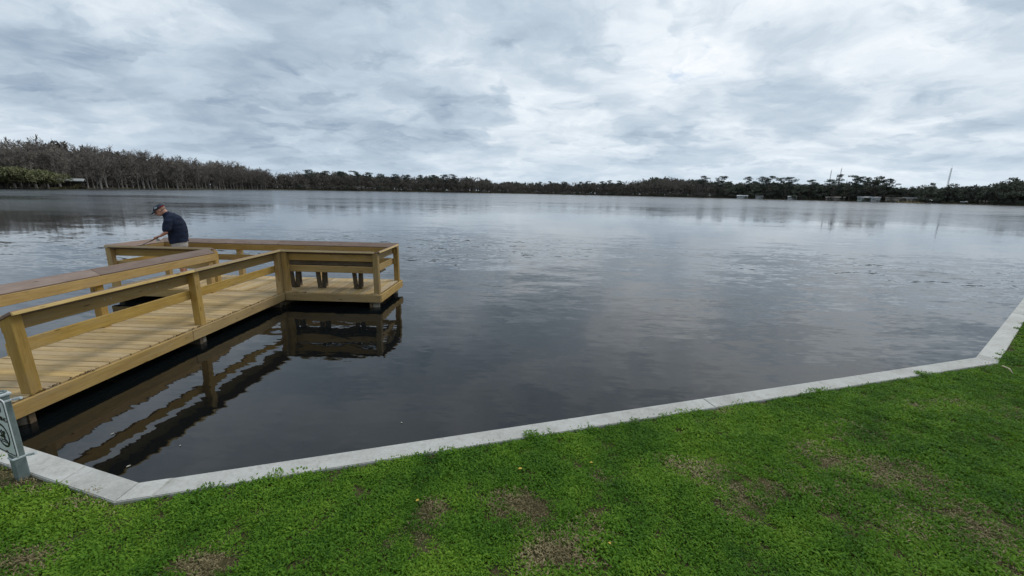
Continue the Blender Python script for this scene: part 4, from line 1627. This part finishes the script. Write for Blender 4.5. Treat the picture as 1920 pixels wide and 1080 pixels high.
# worn patches: centre column/row in the photograph, half width and half depth in metres, strength
for px, py, rx, ry, st in ((978, 945, 0.17, 0.13, 1.0), (1000, 985, 0.09, 0.08, 0.6), (812, 962, 0.13, 0.10, 0.9), (1040, 1045, 0.17, 0.12, 1.0), (1000, 1015, 0.06, 0.06, 0.6), (1310, 880, 0.26, 0.12, 0.75), (1400, 915, 0.30, 0.15, 0.75), (1395, 960, 0.16, 0.10, 0.9), (1480, 925, 0.25, 0.12, 0.4), (1520, 848, 0.20, 0.16, 0.7), (1560, 868, 0.18, 0.14, 0.85), (1695, 892, 0.26, 0.20, 1.0), (1590, 920, 0.16, 0.12, 0.4), (1630, 985, 0.22, 0.14, 0.5), (1830, 990, 0.45, 0.22, 0.75), (1900, 1030, 0.30, 0.16, 0.8), (1612, 822, 0.30, 0.16, 0.4), (1345, 765, 0.22, 0.10, 0.5), (1790, 690, 0.5, 0.14, 0.55), (975, 890, 0.04, 0.03, 0.6), (20, 895, 0.26, 0.14, 0.95), (75, 905, 0.16, 0.07, 0.7), (190, 945, 0.22, 0.09, 0.45), (370, 1060, 0.16, 0.08, 0.8), (30, 1055, 0.16, 0.10, 0.7), (1130, 900, 0.10, 0.06, 0.4), (1110, 1000, 0.10, 0.07, 0.5), (1250, 1060, 0.12, 0.06, 0.3), (790, 1010, 0.16, 0.10, 0.3), (1830, 770, 0.5, 0.3, 0.25), (1760, 940, 0.4, 0.2, 0.35)):
    x, y = lawn_hit(px, py)
    PATCH.append((x, y, rx * 1.12, ry * 1.12, min(1.0, st * 1.1) if px < 1150 else st * 0.66))
PA = np.array(PATCH)


def leaf_mat(name, dark, light, bright, tr=0.25):
    m, b, bs = new_mat(name, 0.62, 0.14)
    g = b.n('ShaderNodeNewGeometry')
    oi = b.n('ShaderNodeObjectInfo')
    pos = g.outputs['Position']
    n1 = b.noise(pos, 0.75, 4, 0.6)
    n2 = b.noise(pos, 3.2, 3, 0.6)
    n3 = b.noise(pos, 45, 2, 0.6)
    fac = b.math('ADD', b.math('MULTIPLY', n1, 0.35), b.math('ADD', b.math('MULTIPLY', n2, 0.30), b.math('MULTIPLY', n3, 0.35)))
    c = b.ramp(fac, [(0.38, dark), (0.50, light), (0.63, bright)])
    b.link(c, bs.inputs['Base Color'])
    trn = b.n('ShaderNodeBsdfTranslucent')
    b.link(b.mixc(0.5, c, (bright[0] * 1.3, bright[1] * 1.2, bright[2] * 0.6)), trn.inputs[0])
    mx = b.n('ShaderNodeMixShader')
    mx.inputs[0].default_value = tr
    out = [q for q in m.node_tree.nodes if q.type == 'OUTPUT_MATERIAL'][0]
    b.link(bs.outputs[0], mx.inputs[1])
    b.link(trn.outputs[0], mx.inputs[2])
    b.link(mx.outputs[0], out.inputs[0])
    return m


M_GRASS = leaf_mat('grass_leaf', (0.028, 0.088, 0.009), (0.092, 0.205, 0.015), (0.208, 0.340, 0.030))
M_STRAW = leaf_mat('straw', (0.095, 0.075, 0.036), (0.21, 0.170, 0.085), (0.40, 0.33, 0.18), 0.1)
clumps = bpy.data.collections.new('grass_clumps')


def clump(name, seed, n, R, lo, hi, lw, mat, upright):
    """a small patch of leaves: each leaf two bent quads"""
    r = np.random.RandomState(seed)
    v, f = [], []
    for i in range(n):
        a = r.uniform(0, 6.28); rr_ = R * math.sqrt(r.rand())
        base = np.array([rr_ * math.cos(a), rr_ * math.sin(a), 0])
        hh = r.uniform(lo, hi)
        az = r.uniform(0, 6.28)
        tilt = r.uniform(0.25, 1.35) * (1 - upright) + r.uniform(0, 0.5) * upright
        out = np.array([math.cos(az), math.sin(az), 0])
        side = np.array([-math.sin(az), math.cos(az), 0]) * lw * r.uniform(0.6, 1.25)
        stem = base + np.array([0, 0, hh * r.uniform(0.2, 0.9)]) + out * hh * 0.2
        d1 = out * math.sin(tilt) + np.array([0, 0, math.cos(tilt)])
        d2 = out * math.sin(tilt + 0.6) + np.array([0, 0, math.cos(tilt + 0.6)])
        L1 = hh * r.uniform(0.35, 0.6)
        p0 = stem; p1 = stem + d1 * L1; p2 = p1 + d2 * L1
        k = len(v)
        v += [p0 - side * 0.35, p0 + side * 0.35, p1 + side, p1 - side, p2 + side * 0.3, p2 - side * 0.3]
        f += [(k, k + 1, k + 2, k + 3), (k + 3, k + 2, k + 4, k + 5)]
    me = mesh_from(name, v, f, True)
    me.materials.append(mat)
    o = bpy.data.objects.new(name, me)
    clumps.objects.link(o)


for i in range(5):
    clump('grass_clump_%d' % i, 300 + i, 84, 0.075, 0.014, 0.030, 0.0056, M_GRASS, 0.15)
for i in range(2):
    clump('grass_clump_straw_%d' % i, 330 + i, 46, 0.075, 0.010, 0.026, 0.0026, M_STRAW, 0.0)

rs = np.random.RandomState(21)
pts, rots, scs, var = [], [], [], []


def patch_at(x, y):
    d = np.sqrt(((x - PA[:, 0]) / PA[:, 2]) ** 2 + ((y - PA[:, 1]) / PA[:, 3]) ** 2)
    jag = 0.35 * mnoise.noise(Vector((x * 7, y * 7, 1.0))) + 0.25 * mnoise.noise(Vector((x * 17, y * 17, 5.0)))
    return float(np.max(PA[:, 4] * np.clip((1.45 + jag - d) / 0.9, 0, 1)))


def scatter(x0, x1, dmax, density):
    n = int((x1 - x0) * dmax * density)
    for _ in range(n):
        x = rs.uniform(x0, x1)
        d = rs.uniform(-0.022, dmax)
        y = inner_y(x) - d
        # keep what the lens and a step aside could see
        if abs(x) > 1.7 * (y + 1.6) + 1.0:
            continue
        edge = 0.006 + 0.06 * mnoise.noise(Vector((x * 3.1, 0, 7.0)))
        if d < edge:
            continue
        s = rs.uniform(0.55, 1.12)
        big_ = mnoise.noise(Vector((x * 2.1, y * 2.1, 9.0)))
        s *= 1.0 + 0.30 * big_
        p = patch_at(x, y)
        if rs.rand() < p * 0.92:
            vi = 5 + rs.randint(2)
            s *= 1.25
            if rs.rand() < 0.12:
                continue
        else:
            vi = rs.randint(5)
            s *= 1 - 0.35 * p
        pts.append((x, y, lawn_z(x, y) - 0.004 if d > 0 else 0.314))
        rots.append((rs.normal(0, 0.10), rs.normal(0, 0.10), rs.uniform(0, 6.28)))
        scs.append(s)
        var.append(vi)


scatter(-5.2, 6.6, 3.6, 430)
scatter(6.6, 13.0, 6.5, 260)
scatter(13.0, 26.0, 9.0, 45)
gm = bpy.data.meshes.new('lawn_grass')
gm.vertices.add(len(pts))
gm.vertices.foreach_set('co', np.array(pts, np.float32).ravel())
a = gm.attributes.new('rot', 'FLOAT_VECTOR', 'POINT'); a.data.foreach_set('vector', np.array(rots, np.float32).ravel())
a = gm.attributes.new('scl', 'FLOAT', 'POINT'); a.data.foreach_set('value', np.array(scs, np.float32))
a = gm.attributes.new('var', 'INT', 'POINT'); a.data.foreach_set('value', np.array(var, np.int32))
gm.update()
grass = link('lawn_grass', gm)
tag(grass, 'short green clover-like grass with worn straw patches covering the lawn', 'grass', kind='stuff')
gt = bpy.data.node_groups.new('scatter_grass', 'GeometryNodeTree')
gt.interface.new_socket('Geometry', in_out='INPUT', socket_type='NodeSocketGeometry')
gt.interface.new_socket('Geometry', in_out='OUTPUT', socket_type='NodeSocketGeometry')
gi = gt.nodes.new('NodeGroupInput'); go = gt.nodes.new('NodeGroupOutput')
iop = gt.nodes.new('GeometryNodeInstanceOnPoints')
ci = gt.nodes.new('GeometryNodeCollectionInfo')
ci.inputs['Collection'].default_value = clumps
ci.inputs['Separate Children'].default_value = True
ci.inputs['Reset Children'].default_value = True


def named(nm, ty):
    n_ = gt.nodes.new('GeometryNodeInputNamedAttribute')
    n_.data_type = ty
    n_.inputs['Name'].default_value = nm
    return n_.outputs['Attribute']


gt.links.new(gi.outputs[0], iop.inputs['Points'])
gt.links.new(ci.outputs[0], iop.inputs['Instance'])
iop.inputs['Pick Instance'].default_value = True
gt.links.new(named('var', 'INT'), iop.inputs['Instance Index'])
gt.links.new(named('rot', 'FLOAT_VECTOR'), iop.inputs['Rotation'])
gt.links.new(named('scl', 'FLOAT'), iop.inputs['Scale'])
gt.links.new(iop.outputs[0], go.inputs[0])
mod = grass.modifiers.new('scatter', 'NODES')
mod.node_group = gt

# ------------------------------------------------------------------ small things
M_YEL = flat('yellow_leaf', (0.52, 0.36, 0.05), 0.6, 0.3, 0.2, 60)
M_PALE = flat('pale_leaf', (0.38, 0.36, 0.29), 0.6, 0.3, 0.1, 60)
M_STICK = flat('dry_stick', (0.42, 0.37, 0.24), 0.8, 0.2, 0.2, 30)


def small_leaf(name, x, y, z, s, mat, label, cat_, group=None, flatten=0.1):
    random.seed(int(abs(x * 997 + y * 131)))
    an = random.uniform(0, 6.28)
    v = []
    for i in range(7):
        t = i / 6
        w = math.sin(math.pi * min(0.98, max(0.04, t))) ** 0.8 * 0.32
        zz = 0.16 * math.sin(t * 3.0) * (1 if flatten > 0.05 else 0.15)
        for q in (-1, 0, 1):
            v.append(((t - 0.5) * s, q * w * s, (zz + (0.10 if q else 0.0)) * s))
    f = []
    for i in range(6):
        for q in range(2):
            a = i * 3 + q
            f.append((a, a + 3, a + 4, a + 1))
    o = link(name, mesh_from(name, v, f, True), mat)
    md = o.modifiers.new('s', 'SOLIDIFY'); md.thickness = 0.0008
    o.location = (x, y, z)
    o.rotation_euler = (0, 0, an)
    tag(o, label, cat_, group)
    return o


for px, py, s, lb in ((975, 887, 0.034, 'yellow leaf lying in the grass above the large worn patch'), (1108, 875, 0.026, 'yellow leaf in the grass right of the other yellow leaf'), (783, 947, 0.028, 'yellowed leaf at the left edge of the small worn patch'), (1142, 1028, 0.022, 'small yellow leaf in the near grass right of the lowest worn patch')):
    x, y = lawn_hit(px, py)
    small_leaf('fallen_leaf', x, y, lawn_z(x, y) + 0.036, s, M_YEL, lb, 'leaf')


def water_hit(px, py):
    d = fw + rt * ((px - 960) / F_PX) + up * ((540 - py) / F_PX)
    t = -CAM_H / d.z
    return d.x * t, d.y * t


for px, py, s, lb in ((241, 875, 0.035, 'pale leaf floating in the dark pier reflection near the seawall corner'), (753, 793, 0.024, 'pale leaf floating alone on open dark water'), (211, 814, 0.03, 'pale leaf floating on the water between the pier and the corner slab'), (338, 836, 0.02, 'tiny pale leaf floating at the edge of the railing reflection')):
    x, y = water_hit(px, py)
    small_leaf('floating_leaf', x, y, 0.004, s, M_PALE, lb, 'leaf', flatten=0.0)
# dry stick on the far corner of the sea wall
v, f = tube_np([(0, 0, 0), (0.10, 0.03, 0.012), (0.26, 0.02, 0.004)], [0.012, 0.010, 0.005], 6)
o = link('dry_stick', mesh_from('dry_stick', v, f, True), M_STICK)
o.location = (6.40, 5.50, CAP_Z + 0.014)
o.rotation_euler = (0, 0.06, rad(-120))
tag(o, 'dry pale stick lying at the right-hand seawall corner', 'stick')
# bird droppings on the railing
for k, (yy, zz) in enumerate(((5.60, 1.045), (5.72, 1.05), (4.95, 1.06), (5.03, 1.055))):
    v, f = ellipsoid((0, 0, 0), (0.002, 0.011, 0.009), None, 8, 6)
    o = link('bird_dropping', mesh_from('bird_dropping', v, f, True), M_PALE, pier)
    o.location = L(NX - PT / 2 - 0.0005, yy, zz)
